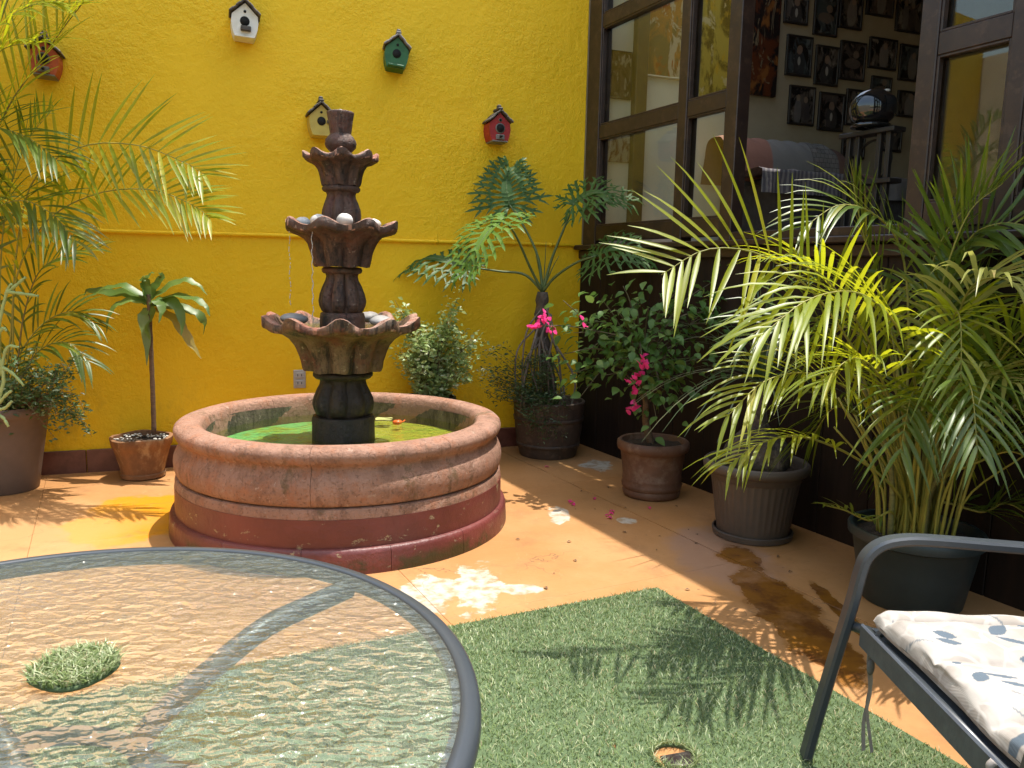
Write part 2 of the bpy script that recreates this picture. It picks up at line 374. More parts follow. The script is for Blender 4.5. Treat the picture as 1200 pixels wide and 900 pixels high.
# ================================================================== FOUNTAIN
FC = Vector((-.86, 4.0, 0))
def stone_material(name, c1, c2, dark, moss, moss_amt=.5, wet=0, red=None, pits=.5, pale=None, streak=.22):
    t = NT(name); P = t.pos()
    c = t.ramp(t.noise(P, 6, 8, .75), .38, .62, c1, c2)
    c = t.mix(t.ramp(t.noise(t.map(P, (1, 1, streak), (3, 3, 3)), 11, 8, .75), .47, .62), c, dark)
    if red: c = t.mix(t.math('MULTIPLY', t.ramp(t.noise(t.map(P, loc=(1, 4, 8)), 8, 6, .75), .50, .62), .8), c, red)
    c = t.mix(t.math('MULTIPLY', t.ramp(t.noise(t.map(P, (1, 1, .6), (9, 1, 5)), 5, 8, .8), .55, .66), moss_amt), c, moss)
    if pale: c = t.mix(t.ramp(t.noise(t.map(P, loc=(6, 2, 7)), 26, 6, .75), .60, .68), c, pale)
    pit = t.ramp(t.noise(P, 85, 4, .6), .58, .66); sp = t.ramp(t.noise(t.map(P, loc=(8, 8, 1)), 120, 3, .6), .60, .70)
    c = t.mix(t.math('MULTIPLY', pit, .8*pits), c, tuple(q*.22 for q in c1)); c = t.mix(t.math('MULTIPLY', sp, .5*pits), c, tuple(min(.7, q*1.7) for q in c2))
    h = t.math('SUBTRACT', t.math('MULTIPLY_ADD', t.noise(P, 34, 8, .75), .9, t.math('MULTIPLY', t.noise(P, 10, 5, .6), .9)), t.math('MULTIPLY', pit, .5*pits))
    rough = t.math('MULTIPLY_ADD', t.noise(P, 14, 5, .7), .5, .48-.5*wet)
    return t.done(t.bsdf(c, rough, t.bump(h, .8, .014), Specular_IOR_Level=.35+.35*wet))
M_CANT = stone_material('pink_quarry_stone', (.36, .205, .145), (.30, .165, .112), (.235, .125, .083), (.075, .062, .022), .62, 0, (.34, .155, .09), .45, (.42, .29, .22), .6)
M_INNER = stone_material('basin_inside', (.17, .135, .09), (.11, .085, .055), (.05, .04, .025), (.035, .045, .012), .8, .2, None, .9, (.30, .25, .18))
M_TIER = stone_material('dark_wet_stone', (.066, .034, .024), (.112, .062, .043), (.014, .009, .007), (.03, .028, .010), .5, .4, (.115, .042, .026), .7, (.28, .22, .17))
M_TIER3 = stone_material('streaked_wet_stone', (.20, .13, .075), (.13, .068, .040), (.018, .013, .008), (.045, .042, .010), .7, .3, (.17, .055, .033), .6, (.36, .30, .21), .12)
M_PED = stone_material('black_wet_stone', (.016, .011, .008), (.030, .019, .013), (.007, .0055, .004), (.014, .016, .004), .5, .45, None, .6, (.07, .055, .04))
def red_material():
    t = NT('red_painted_plinth'); P = t.pos()
    c = t.ramp(t.noise(P, 4, 5), .35, .65, (.165, .040, .034), (.115, .027, .023))
    chip = t.ramp(t.noise(t.map(P, (1, 1, 1.6)), 11, 6, .75), .615, .635)
    c = t.mix(t.math('MULTIPLY', chip, .85), c, t.ramp(t.noise(P, 30, 3), .4, .6, (.36, .30, .17), (.24, .17, .10)))
    z = t.n('SeparateXYZ', {0: P}).outputs[2]
    mo = t.math('MULTIPLY', t.ramp(t.noise(t.map(P, loc=(4, 2, 1)), 3.2, 6, .7), .44, .56), t.ramp(t.math('MULTIPLY_ADD', t.noise(P, 9, 4), .08, z), .115, .075))
    c = t.mix(mo, c, (.045, .035, .012))
    h = t.math('ADD', t.noise(P, 28, 6, .65), t.math('MULTIPLY', chip, -.5))
    return t.done(t.bsdf(c, .42, t.bump(h, .5, .010), Specular_IOR_Level=.5))
M_RED = red_material()
M_SUNLIP = stone_material('sunlit_lip_stone', (.40, .25, .19), (.30, .15, .10), (.16, .075, .05), (.10, .06, .03), .4, 0, (.34, .13, .08), .5, (.56, .47, .40), .8)  # paler stone for the bowl lips, sun on the rims put into its colour
ft = thing('fountain', 'three tiered carved stone fountain in a round pink stone basin', 'fountain', FC)
# plinth blocks
a = 0.22
for k in range(14):
    a1 = a+2*PI/14
    pr = [(.60, -.01), (.842, -.01), (.842, .02), (.838, .085), (.832, .102), (.822, .108), (.60, .108)]
    b = MB(); b.arc(pr, a+.0012, a1-.0012, 8); build('plinth_block', b, M_RED, ft, auto=40); a = a1
b = MB(); pr = [(.812, .10), (.812, .145), (.811, .200), (.810, .231)]; b.lathe([(.66, .10)]+pr+[(.66, .2313)], 96); build('painted_ring', b, M_RED, ft, auto=40)
b = MB(); b.lathe([(.66, .2314), (.8085, .2314), (.807, .262), (.801, .273), (.785, .277), (.66, .277)], 96); build('stone_ring', b, M_CANT, ft, auto=40)
prof = [(.66, .2785), (.785, .279), (.797, .285), (.804, .30), (.810, .325), (.812, .352), (.808, .378), (.798, .402), (.784, .424), (.778, .440), (.779, .450), (.788, .458), (.799, .468), (.806, .484), (.807, .498), (.802, .513), (.790, .524), (.770, .5305), (.745, .5335), (.715, .5325), (.694, .528), (.682, .519), (.676, .505), (.668, .48), (.662, .42), (.66, .35)]
for k in range(8):
    a0 = -PI/2+.04+k*PI/4; b = MB(); b.arc(prof, a0+.0011, a0+PI/4-.0011, 14); build('basin_block', b, M_CANT, ft, auto=60)
b = MB(); b.lathe([(.6585, .20), (.6595, .35), (.6605, .42), (.6668, .482)], 96, lambda th, j, p: (p[0]-.004*math.sin(th*7+j), p[1]+.006*math.sin(th*5))); build('basin_lining', b, M_INNER, ft)
def pool_material():
    t = NT('algae_pool_floor'); P = t.pos()
    x = t.n('SeparateXYZ', {0: t.map(P, loc=(-FC.x, -FC.y, 0))}).outputs[0]
    c = t.mix(t.ramp(t.math('MULTIPLY_ADD', t.noise(P, 4, 4), .5, x), .0, .30), (.12, .36, .18), (.29, .25, .03))
    c = t.mix(t.ramp(t.noise(P, 9, 5, .7), .42, .66), c, (.20, .24, .022))
    c = t.mix(t.ramp(t.noise(t.map(P, loc=(3, 1, 0)), 14, 5, .7), .58, .72), c, (.09, .08, .012))
    return t.done(t.bsdf(c, .7, t.bump(t.noise(P, 20, 5), .5, .01)))
b = MB(); b.lathe([(.02, .378), (.35, .378), (.659, .378)], 64); build('pool_floor', b, pool_material(), ft)
def water_material():
    t = NT('pond_water'); P = t.pos()
    nb = t.bump(t.math('ADD', t.noise(P, 14, 4, .5, 1.0), t.math('MULTIPLY', t.noise(P, 42, 2), .5)), .6, .02)
    fr = t.math('MULTIPLY', t.schlick(.02, nb), .85)
    tr = t.n('BsdfTransparent', {'Color': (.86, .93, .66)}).outputs[0]; gl = t.n('BsdfGlossy', {'Color': (1, 1, 1), 'Roughness': .03, 'Normal': nb}).outputs[0]
    return t.done(t.shmix(fr, tr, gl))
M_WATER = water_material()
b = MB(); b.lathe([(.0, .418), (.3, .418), (.6635, .418)], 64); build('water', b, M_WATER, ft)
# fluted column pieces and scalloped bowls
def fluted(prof, n, amp, seg=None):
    b = MB(); seg = seg or n*10
    def fn(th, j, p):
        g = abs(math.cos(n*th/2))**.55; a_ = p[2] if len(p) > 2 else 0
        return p[0]*(1-amp*a_*(1-g))+rng.normal(0, .0006), p[1]
    b.lathe(prof, seg, fn); return b
def bowl(R, zt, Rl, zb, n, ph, wave, th=.02, seg=None):
    """scalloped bowl: outer skin from neck (Rl, zb) to rim (R, zt), back inside"""
    b = MB(); seg = seg or n*14; H = zt-zb; prof = []
    outer = [(0.0, 0.0), (.03, .06), (.06, .16), (.10, .28), (.15, .40), (.22, .52), (.34, .63), (.54, .72), (.80, .78), (.97, .82), (1.0, .86), (1.0, 1.0)]
    for u, v in outer: prof.append((Rl+(R-Rl)*u, zb+H*v, 1 if v < .8 else .55, max(0, (v-.55)/.45)**1.3))
    prof.append((R-th*.6, zt+.003, .5, 1.0)); prof.append((R-th*1.5, zt-.004, .5, .95))
    for u, v in ((.80, .80), (.5, .66), (.2, .58), (-.25, .55)): prof.append((Rl+(R-Rl)*u-th, zb+H*v, .5 if v > .7 else .1, max(0, (v-.6)/.4)*.6))
    def fn(t_, j, p):
        c = .5+.5*math.cos(n*(t_-ph)); g = abs(math.cos(n*(t_-ph)/2))
        lobe = (g**.7-.62)
        r = p[0]*(1+.21*p[2]*lobe+(.05*(c-.5) if p[3] > .5 else 0))+rng.normal(0, .0011)
        return r, p[1]+wave*(c**1.5-.5)*p[3]+.0025*math.sin(7*t_+j)+rng.normal(0, .0009)
    b.lathe(prof, seg, fn)
    for q in range(9*seg, 14*seg): b.m[q] = 1 if (q//seg in (11, 12) or rng.random() < .15) else 0  # top lip rows take the paler, sun-coloured stone
    return b
b = fluted([(.0, .335), (.156, .335), (.158, .36), (.157, .52), (.152, .531), (.13, .534)], 8, .0); build('pedestal_foot', b, M_PED, ft, auto=40)
b = fluted([(.125, .532, 0), (.140, .54, .6), (.153, .565, 1), (.157, .592, 1), (.152, .622, 1), (.135, .66, 1), (.120, .69, 1), (.115, .71, .7), (.118, .728, .2), (.11, .73, 0)], 8, .25, 120); build('column_bulb', b, M_PED, ft, auto=60)
b = MB(); b.lathe([(.10, .722), (.138, .724), (.149, .735), (.150, .747), (.144, .757), (.128, .763), (.10, .764)], 48); build('collar', b, M_PED, ft)
b = bowl(.372, 1.020, .184, .765, 10, -PI/2+.19, .046, .026); build('bowl', b, [M_TIER3, M_SUNLIP], ft, auto=70)['label'] = 'widest scalloped bowl, streaked with pale and dark water stains'
b = MB(); b.lathe([(.0, .90), (.10, .955), (.36, .985)], 80); build('bowl_water', b, M_WATER, ft)
b = MB(); b.lathe([(.08, .90), (.112, .92), (.112, 1.03), (.108, 1.05), (.10, 1.056), (.07, 1.058)], 40); build('column_foot', b, M_TIER, ft, auto=50)
b = fluted([(.09, 1.054, 0), (.104, 1.062, .6), (.116, 1.088, 1), (.119, 1.112, 1), (.113, 1.145, 1), (.098, 1.185, 1), (.083, 1.215, 1), (.078, 1.235, .7), (.082, 1.25, .2), (.07, 1.252, 0)], 8, .25, 112); build('column_bulb', b, M_TIER, ft, auto=60)
b = MB(); b.lathe([(.07, 1.246), (.09, 1.248), (.099, 1.257), (.100, 1.267), (.094, 1.277), (.07, 1.281)], 40); build('collar', b, M_TIER, ft)
b = bowl(.264, 1.492, .130, 1.281, 8, -PI/2-.1, .036, .020); build('bowl', b, [M_TIER, M_SUNLIP], ft, auto=70)
b = MB(); b.lathe([(.0, 1.40), (.07, 1.44), (.25, 1.462)], 64); build('bowl_water', b, M_WATER, ft)
b = fluted([(.06, 1.42, 0), (.085, 1.44, .6), (.094, 1.50, 1), (.098, 1.53, 1), (.094, 1.56, 1), (.083, 1.592, 1), (.073, 1.615, 1), (.070, 1.63, .6), (.074, 1.645, .1), (.06, 1.647, 0)], 8, .25, 104); build('column_bulb', b, M_TIER, ft, auto=60)
b = MB(); b.lathe([(.06, 1.643), (.084, 1.645), (.092, 1.653), (.093, 1.662), (.087, 1.672), (.06, 1.675)], 40); build('collar', b, M_TIER, ft)
b = bowl(.172, 1.822, .086, 1.674, 8, -PI/2+.25, .026, .016); build('bowl', b, [M_TIER, M_SUNLIP], ft, auto=70)
b = MB(); b.lathe([(.05, 1.77), (.046, 1.83), (.058, 1.842), (.071, 1.857), (.0755, 1.872), (.072, 1.892), (.060, 1.908), (.052, 1.916), (.050, 1.922)], 40,
    lambda th, j, p: (p[0]*(1+(.035*math.cos(12*th+j*PI) if 2 < j < 8 else 0)), p[1])); fin = build('finial', b, M_TIER, ft)
b = MB(); b.lathe([(.049, 1.918), (.051, 1.93), (.056, 1.97), (.063, 2.012), (.065, 2.022), (.060, 2.026), (.05, 2.018), (.03, 2.012), (.0, 2.012)], 60, lambda th, j, p: (p[0]*(1+(.03*math.cos(18*th) if j < 5 else 0)), p[1])); build('crown', b, M_TIER, fin)
M_DROP = NT('clear_water'); M_DROP = M_DROP.done(M_DROP.bsdf((.95, .97, 1), .05, Transmission_Weight=.6, IOR=1.33))
b = MB(); b.ball((0, 0, 2.022), (.013, .013, .016), 10, 8, lambda t_, p_: 1+.2*math.sin(3*t_)); build('water_jet', b, M_DROP, fin)
def drips(ang, r, z1, z0, n):
    b = MB()
    for k in range(n):
        z = z1-(z1-z0)*((k+rng.random()*.8)/n)
        b.ball((r*math.cos(ang)+.003*math.sin(k), r*math.sin(ang), z), (.0022, .0022, .004+.006*rng.random()), 6, 5)
    stuff(build('water_drip', b, M_DROP, ft))
drips(-PI/2-.42, .232, 1.455, 1.02, 46); drips(-PI/2-1.0, .262, 1.45, 1.08, 20)
# stones lying in the bowls
M_STONE = surf('white_stone', (.62, .60, .56), (.50, .48, .44), 9, .6, .2, 40, .004)
M_STONEG = surf('grey_stone', (.30, .29, .28), (.22, .21, .20), 9, .6, .2, 40, .004)
def stone(ang, r, z, s, mat, label, group):
    b = MB(); p1, p2 = rng.random(2)*6
    b.ball((0, 0, 0), s, 18, 12, lambda t_, p_: 1+.06*math.sin(2*t_+p1)*math.cos(p_)+.04*math.sin(3*t_+p2)); o = build('stone', b, mat)
    o.location = FC+Vector((r*math.cos(ang), r*math.sin(ang), z)); o.rotation_euler = (0, .1*math.sin(p1), p2); tag(o, label, 'stone', group)
for an, r, z, s, m_, wh in ((-1.98, .185, 1.495, (.042, .036, .031), M_STONE, 'egg shaped white stone above the dripping lip of the middle bowl'), (-1.28, .175, 1.498, (.044, .038, .034), M_STONE, 'tallest white stone in the middle bowl, in front of the column'), (-.45, .19, 1.487, (.046, .036, .028), M_STONE, 'low white stone in the middle bowl on the side of the windows'), (-2.75, .19, 1.487, (.044, .038, .030), M_STONE, 'low white stone in the middle bowl on the side of the dracaena'), (.9, .18, 1.487, (.04, .035, .03), M_STONE, 'white stone behind the column in the middle bowl')):
    stone(an, r, z, s, m_, wh, 'white stones in the middle bowl')
for an, r, z, s, wh in ((-2.62, .24, 1.025, (.075, .05, .028), 'long flat grey stone in the lowest bowl on the side of the dracaena'), (-.42, .23, 1.022, (.08, .055, .026), 'long flat grey stone in the lowest bowl on the side of the windows'), (-1.35, .26, 1.01, (.05, .035, .024), 'smallest grey stone in the lowest bowl, in front of the column'), (1.2, .24, 1.02, (.07, .05, .028), 'grey stone in the lowest bowl behind the column')):
    stone(an, r, z, s, M_STONEG, wh, 'grey stones in the lowest bowl')
M_ORANGE = surf('orange_toy', (.75, .10, .02), (.65, .16, .03), 12, .35, .1)
q = on_z(466, 495, .420); b = MB(); b.ball((0, 0, 0), (.028, .018, .014), 12, 8, lambda t_, p_: 1+.15*math.sin(3*t_)); b.add([(.022, 0, 0), (.05, .014, .012), (.05, -.014, .012), (.044, 0, .004)], [(0, 1, 3), (0, 3, 2)])
o = build('goldfish', b, M_ORANGE, None, q, .5); tag(o, 'small bright orange fish at the surface of the fountain pool', 'fish')
M_PALE = leafmat('pale_pad', (.42, .45, .16), (.50, .52, .22), trans=.2)
q = on_z(450, 491, .4205); b = MB()
V = [(0, 0, 0)]+[(.05*math.cos(t_), .05*math.sin(t_), .003*math.sin(3*t_)+.002) for t_ in np.linspace(.2, 2*PI-.2, 20)]
b.add(V, [(0, k, k+1) for k in range(1, 20)]); o = build('lily_pad', b, M_PALE, None, q); tag(o, 'pale round floating pad beside the fountain pedestal', 'leaf')

# ================================================================== BIRDHOUSES
M_HOLE = surf('birdhouse_hole', (.008, .007, .006), None, 5, .9, 0)
M_ROOF = surf('weathered_roof_wood', (.055, .045, .038), (.10, .085, .07), 12, .7, .4, 80, .003, stretch=(1, .3, 1))
M_ROOFL = surf('grey_roof_wood', (.22, .21, .20), (.13, .12, .11), 12, .7, .4, 80, .003)
def birdhouse(px, py, color, label, sz=1.0, trim=None, yaw=0, roll=0, roofm=None, perch='box', ring=None):
    p = on_yellow(px, py); sz *= 1.0
    t = thing('birdhouse', label, 'birdhouse', p, A_Y+yaw, 'birdhouses hung on the yellow wall'); t.rotation_euler = (0, roll, A_Y+yaw); t.scale = (sz, sz, sz)
    body = surf(color[0], color[1], color[2], 14, .55, .25, 60, .002)
    tm = surf(color[0]+'_trim', trim, tuple(q*.7 for q in trim), 14, .5, .2) if trim else body
    # body: pentagon with bulging sides
    out = [(-.058, -.085), (.058, -.085), (.070, -.05), (.076, -.01), (.072, .03), (0, .098), (-.072, .03), (-.076, -.01), (-.070, -.05)]
    D = .125; n = len(out); b = MB()
    V = [(x, -D, z) for x, z in out]+[(x*1.02, .004, z) for x, z in out]
    b.add(V, [tuple(range(n)), tuple(range(2*n-1, n-1, -1))]+[(k, k+n, (k+1) % n+n, (k+1) % n) for k in range(n)], False); build('body', b, body, t)
    b = MB(); b.box((0, -D/2-.006, -.089), (.112, D+.004, .010), 0, .002); build('floor_board', b, tm, t)
    for s_ in (-1, 1):
        roof = None
        for k in range(4):
            u0 = k/4; L_ = .104; ang = math.atan2(.072, .078)
            cx_ = s_*(.006+(u0+.125)*L_*math.cos(ang)*1.02); cz_ = .108-(u0+.125)*L_*math.sin(ang)*1.02+.004*(k % 2)
            Mx = Matrix.Translation((cx_, -D/2-.008+.004*random.uniform(-1, 1), cz_))@Matrix.Rotation(s_*(ang+.05*random.uniform(-1, 1)), 4, 'Y')
            b = MB(); b.box((0, 0, 0), (.034, D+.040, .013), 0, .004, M=Mx); build('roof_board', b, (roofm or M_ROOF), t)
    b = MB(); b.box((0, -D/2-.012, .124), (.034, .12, .018), 0, .005); b.box((0, -D/2-.03, .140), (.026, .034, .026), 0, .005); build('ridge_cap', b, roofm or M_ROOF, t)
    def disc(r, x, z, y, m_, name):
        b = MB(); b.tube([(x, -D-.0005, z), (x, -D-y, z)], r, 20); return build(name, b, m_, t)
    if ring: disc(.034, 0, -.004, .004, tm, 'hole_ring')
    disc(.027, 0, -.004, .0055 if ring else .003, M_HOLE, 'entrance_hole'); 
    if ring: disc(.012, 0, .050, .003, tm, 'hole_ring')
    disc(.008, 0, .050, .0045 if ring else .003, M_HOLE, 'vent_hole')
    if perch == 'box': b = MB(); b.box((.006, -D-.013, -.047), (.058, .028, .026), 0, .003); build('perch', b, M_ROOF, t)
    elif perch == 'shelf': b = MB(); b.box((0, -D-.018, -.082), (.10, .04, .014), 0, .003); build('perch', b, body, t)
    elif perch == 'side': b = MB(); b.box((.05, -D-.008, -.006), (.034, .016, .022), 0, .003); build('perch', b, M_ROOF, t)
    else: b = MB(); b.box((0, -D-.006, -.062), (.062, .012, .034), 0, .004); pp = build('perch', b, tm, t); b = MB(); b.tube([(0, -D-.0121, -.06), (0, -D-.04, -.06)], .008, 12); build('perch_peg', b, M_HOLE, pp)
birdhouse(56, 74, ('orange_paint', (.46, .080, .018), (.38, .06, .015)), 'orange birdhouse with grey hole rings, half hidden by a palm frond', 1.0, (.17, .15, .12), ring=1, perch='plate', roll=.05)
birdhouse(286, 31, ('white_paint', (.74, .72, .66), (.66, .64, .57)), 'white birdhouse with a dark box perch below its hole', 1.02, roll=.04)
birdhouse(374, 145, ('pale_yellow_paint', (.50, .38, .07), (.44, .32, .06)), 'pale yellow birdhouse beside the fountain finial', .98, perch='side', roofm=M_ROOF)
birdhouse(463, 68, ('green_paint', (.022, .125, .035), (.016, .09, .026)), 'dark green birdhouse with a pale weathered roof', 1.0, perch='shelf', yaw=-.12, roll=.10, roofm=M_ROOFL)
birdhouse(579, 153, ('red_paint', (.36, .020, .018), (.28, .016, .014)), 'red birdhouse with grey rimmed hole above the split leaf plant', 1.0, (.20, .18, .16), ring=1, perch='plate')

# ================================================================== PLANTS
def smooth_path(P, n):
    """Catmull-Rom through the given points, n samples"""
    P = [Vector(p) for p in P]; Q = [P[0]*2-P[1]]+P+[P[-1]*2-P[-2]]; out = []
    m = len(P)-1
    for i in range(n):
        u = i/(n-1)*m; k = min(int(u), m-1); t = u-k; a, b, c, d = Q[k:k+4]
        out.append(.5*((2*b)+(c-a)*t+(2*a-5*b+4*c-d)*t*t+(3*b-a-3*c+d)*t**3))
    return out
UP = Vector((0, 0, 1))
def strip(mb, pts, widths, nrm, fold=.25, mi=0):
    """leaf blade: 3 verts across, folded along the midrib; nrm = approx upper side normal"""
    m = len(pts); V = []
    for i in range(m):
        t = (pts[min(i+1, m-1)]-pts[max(i-1, 0)]); t = t.normalized() if t.length > 1e-9 else Vector((0, 0, 1))
        lat = t.cross(nrm)
        if lat.length < 1e-4: lat = t.orthogonal()
        lat.normalize(); nn = lat.cross(t); w_ = widths[i]
        V += [pts[i]-lat*w_+nn*w_*fold, pts[i], pts[i]+lat*w_+nn*w_*fold]
    Fc = []
    for i in range(m-1):
        a = i*3; Fc += [(a, a+1, a+4, a+3), (a+1, a+2, a+5, a+4)]
    mb.add(V, Fc, True, mi)
def frond(parent, mats, P, n=30, ll=.30, lw=.0085, start=.18, vee=.45, droop=.35, rr=.007, spread=(1.05, .45), twist=0., org=None, name='frond', seg=5, jit=.15):
    """a palm leaf: rachis through the points P (world), leaflets on both sides"""
    o = org if org is not None else Vector((0, 0, 0))
    path = smooth_path([Vector(p)-o for p in P], 28); L_ = sum((path[i+1]-path[i]).length for i in range(27))
    mb = MB(); mb.tube(path, [rr*(1-.82*i/27) for i in range(28)], 6, mi=1)
    n = max(9, int(n*.58)); ll *= 1.14; lw *= 1.02
    for k in range(n):
        u = start+(1-start)*(k+.5)/n; f = u*27; i = min(int(f), 26); p = path[i].lerp(path[i+1], f-i)
        t = (path[min(i+2, 27)]-path[max(i-1, 0)]).normalized(); lat = t.cross(UP)
        if lat.length < .15: lat = t.cross(Vector((.3, -1, 0)))
        lat.normalize(); nn = lat.cross(t)
        tw = twist*(.55+.45*math.sin(PI*u))
        if tw: q = Matrix.Rotation(tw, 3, t); lat = q@lat; nn = q@nn
        env = math.sin(PI*min(1, .22+.70*(u-start)/(1-start)))**.7
        for s_ in (-1, 1):
            ang = spread[0]+(spread[1]-spread[0])*u+random.uniform(-jit, jit)
            if random.random() < .03: continue
            l = ll*env*random.uniform(.8, 1.12)
            d = (lat*s_*math.sin(ang)+t*math.cos(ang)+nn*(vee*(1-.4*u)+random.uniform(-jit, jit))).normalized()
            g_ = droop*random.uniform(.35, 1.05)
            pts = []
            for j in range(seg+1):
                x = j/seg; pts.append(p+d*(l*x)+Vector((0, 0, -g_*l*x*x*(.6+.4*x))))
            wd = [lw*q for q in ((.35, .9, 1, .85, .5, .05) if seg == 5 else (.4, 1, .8, .05))]
            strip(mb, pts, wd, nn*(1 if d.dot(nn) > -.5 else -1)+UP*.3, .3)
    return build(name, mb, mats, parent)
def pot_lathe(prof, n=48, fn=None): b = MB(); b.lathe(prof, n, fn); return b
M_SOIL = surf('potting_soil', (.035, .022, .014), (.06, .04, .025), 30, .95, .8, 60, .02)
def soil(parent, r, z, amp=.008):
    b = MB(); b.lathe([(.0, z+.01), (r*.35, z+.008), (r*.7, z+.002), (r, z-.004)], 28, lambda th, j, p: (p[0], p[1]+amp*math.sin(th*5+j*2)*.6+amp*.5*math.sin(th*11+j))); return build('soil', b, M_SOIL, parent)
def leaf_cloud(mb, pts, size, elong=2.2, up=.4, fold=.2, seg=2):
    for p in pts:
        a = random.uniform(0, 2*PI); d = Vector((math.cos(a), math.sin(a), random.uniform(-.4, .9))).normalized(); l = size*random.uniform(.6, 1.25)
        nn = (UP*up+Vector((random.gauss(0, .5), random.gauss(0, .5), random.gauss(0, .4)))).normalized()
        w_ = l/elong; P_ = [p, p+d*l*.45, p+d*l+Vector((0, 0, -l*.15))]
        strip(mb, P_, [w_*.15, w_*.5, w_*.03], nn, fold)

# ---- pots
M_CLAY = surf('clay_pot', (.25, .115, .045), (.14, .068, .030), 9, .75, .5, 60, .006, c3=(.33, .22, .12), s3=7, stretch=(1, 1, .6))
M_CLAYD = surf('weathered_clay', (.15, .075, .045), (.11, .055, .033), 6, .6, .3, 50, .005, c3=(.20, .13, .09), s3=5)
M_BARREL = surf('old_barrel', (.075, .05, .036), (.04, .028, .022), 7, .6, .35, 50, .005, c3=(.12, .085, .06), s3=6)
M_RIB = surf('brown_plastic_pot', (.085, .066, .054), (.070, .054, .044), 5, .48, .08, 90, .002)
M_BLUEPOT = surf('dark_teal_plastic', (.022, .034, .036), (.016, .026, .028), 5, .45, .08)
M_BLACKPOT = surf('black_plastic', (.012, .013, .014), (.02, .02, .02), 5, .5, .08)
M_LPOT = surf('mocha_plastic_pot', (.14, .10, .08), (.11, .08, .063), 3, .6, .12, 90, .002)

# dracaena in a clay pot
DP = Vector((-2.225, 4.68, 0))
t = thing('clay_pot', 'round clay pot with pale crusted rim under the small dracaena', 'pot', DP)
b = pot_lathe([(.0, .0), (.112, .0), (.126, .008), (.128, .03), (.120, .035), (.133, .09), (.150, .155), (.163, .195), (.168, .20), (.175, .235), (.176, .246), (.168, .252), (.155, .249), (.150, .20), (.0, .20)], 56, lambda th, j, p: (p[0]*(1+.010*math.sin(3*th+1)), p[1]+(.004*math.sin(4*th) if p[1] > .19 else 0))); build('body', b, M_CLAY, t, auto=50)
soil(t, .152, .228)
M_CHIP = surf('pale_chips', (.60, .58, .52), (.45, .42, .36), 20, .8, .3)
b = MB()
for k in range(70):
    a_ = random.uniform(0, 2*PI); r_ = .15*math.sqrt(random.random()); b.ball((r_*math.cos(a_), r_*math.sin(a_), .238), (random.uniform(.004, .012), random.uniform(.004, .010), .005), 6, 4)
stuff(build('gravel', b, M_CHIP, t))
dr = thing('dracaena', 'small dracaena with drooping strap leaves on a thin stem', 'plant', DP+Vector((0, 0, .22)))
M_DRA = leafmat('dracaena_leaf', (.085, .16, .03), (.15, .23, .05), (.24, .29, .09), .32, .42)
M_DRY = leafmat('dracaena_dry_leaf', (.30, .24, .04), (.36, .28, .06), trans=.3)
M_STEM = surf('woody_stem', (.16, .10, .06), (.10, .065, .04), 40, .8, .6, 90, .004, stretch=(1, 1, 3))
oo = dr.location.copy(); Yd = 4.68
crown = at(175, 362, Yd); base = at(180, 498, Yd)
b = MB(); st = smooth_path([base-oo-Vector((.0, 0, .06)), at(179, 460, Yd)-oo, at(177, 410, Yd)-oo, crown-oo, at(174, 345, Yd)-oo], 24); b.tube(st, [.0135+.0016*(k % 2)-.0001*k for k in range(24)], 10); build('stem', b, M_STEM, dr)
def strap(P, w_, mat, dy=0, nrm=None):
    path = smooth_path([p-oo for p in P], 14); b = MB()
    wd = [w_*max(.04, math.sin(PI*(.08+.92*(i/13))**.75))*(1+.08*math.sin(i*1.7)) for i in range(14)]
    strip(b, [q+Vector((0, 0, .006*math.sin(k*1.9))) for k, q in enumerate(path)], wd, nrm or Vector((random.gauss(0, .35), -.5+random.gauss(0, .35), .8)), .2); return build('leaf', b, mat, dr)
DL = [[(172, 352), (150, 337), (128, 337), (108, 346), (92, 354)], [(173, 356), (158, 352), (140, 356), (128, 370), (125, 390)], [(173, 362), (168, 372), (172, 400), (172, 428)], [(178, 350), (195, 338), (214, 329), (230, 333), (243, 345)], [(178, 355), (200, 347), (225, 350), (240, 358), (246, 370)], [(178, 357), (196, 352), (208, 360), (214, 378), (212, 393)], [(178, 358), (205, 360), (228, 366), (240, 378), (238, 392)], [(179, 362), (203, 372), (216, 390), (226, 406), (236, 420)], [(174, 352), (172, 335), (174, 324), (182, 318)], [(175, 352), (180, 338), (190, 325), (186, 319)], [(174, 352), (168, 340), (166, 328), (172, 322)], [(177, 356), (183, 352), (190, 362), (186, 378)], [(172, 356), (152, 345), (128, 343), (105, 340), (98, 346)], [(176, 358), (180, 370), (172, 385), (176, 398)]]
DY = [.0, -.10, -.06, .02, -.08, -.10, .05, -.02, 0, .03, -.03, -.12, .08, -.09]
for P, dy in zip(DL, DY):
    n = len(P); strap([at(x, y, Yd+dy*k/(n-1)) for k, (x, y) in enumerate(P)], .033 if len(P) > 4 else .030, M_DRY if P[-1] == (236, 420) else M_DRA)

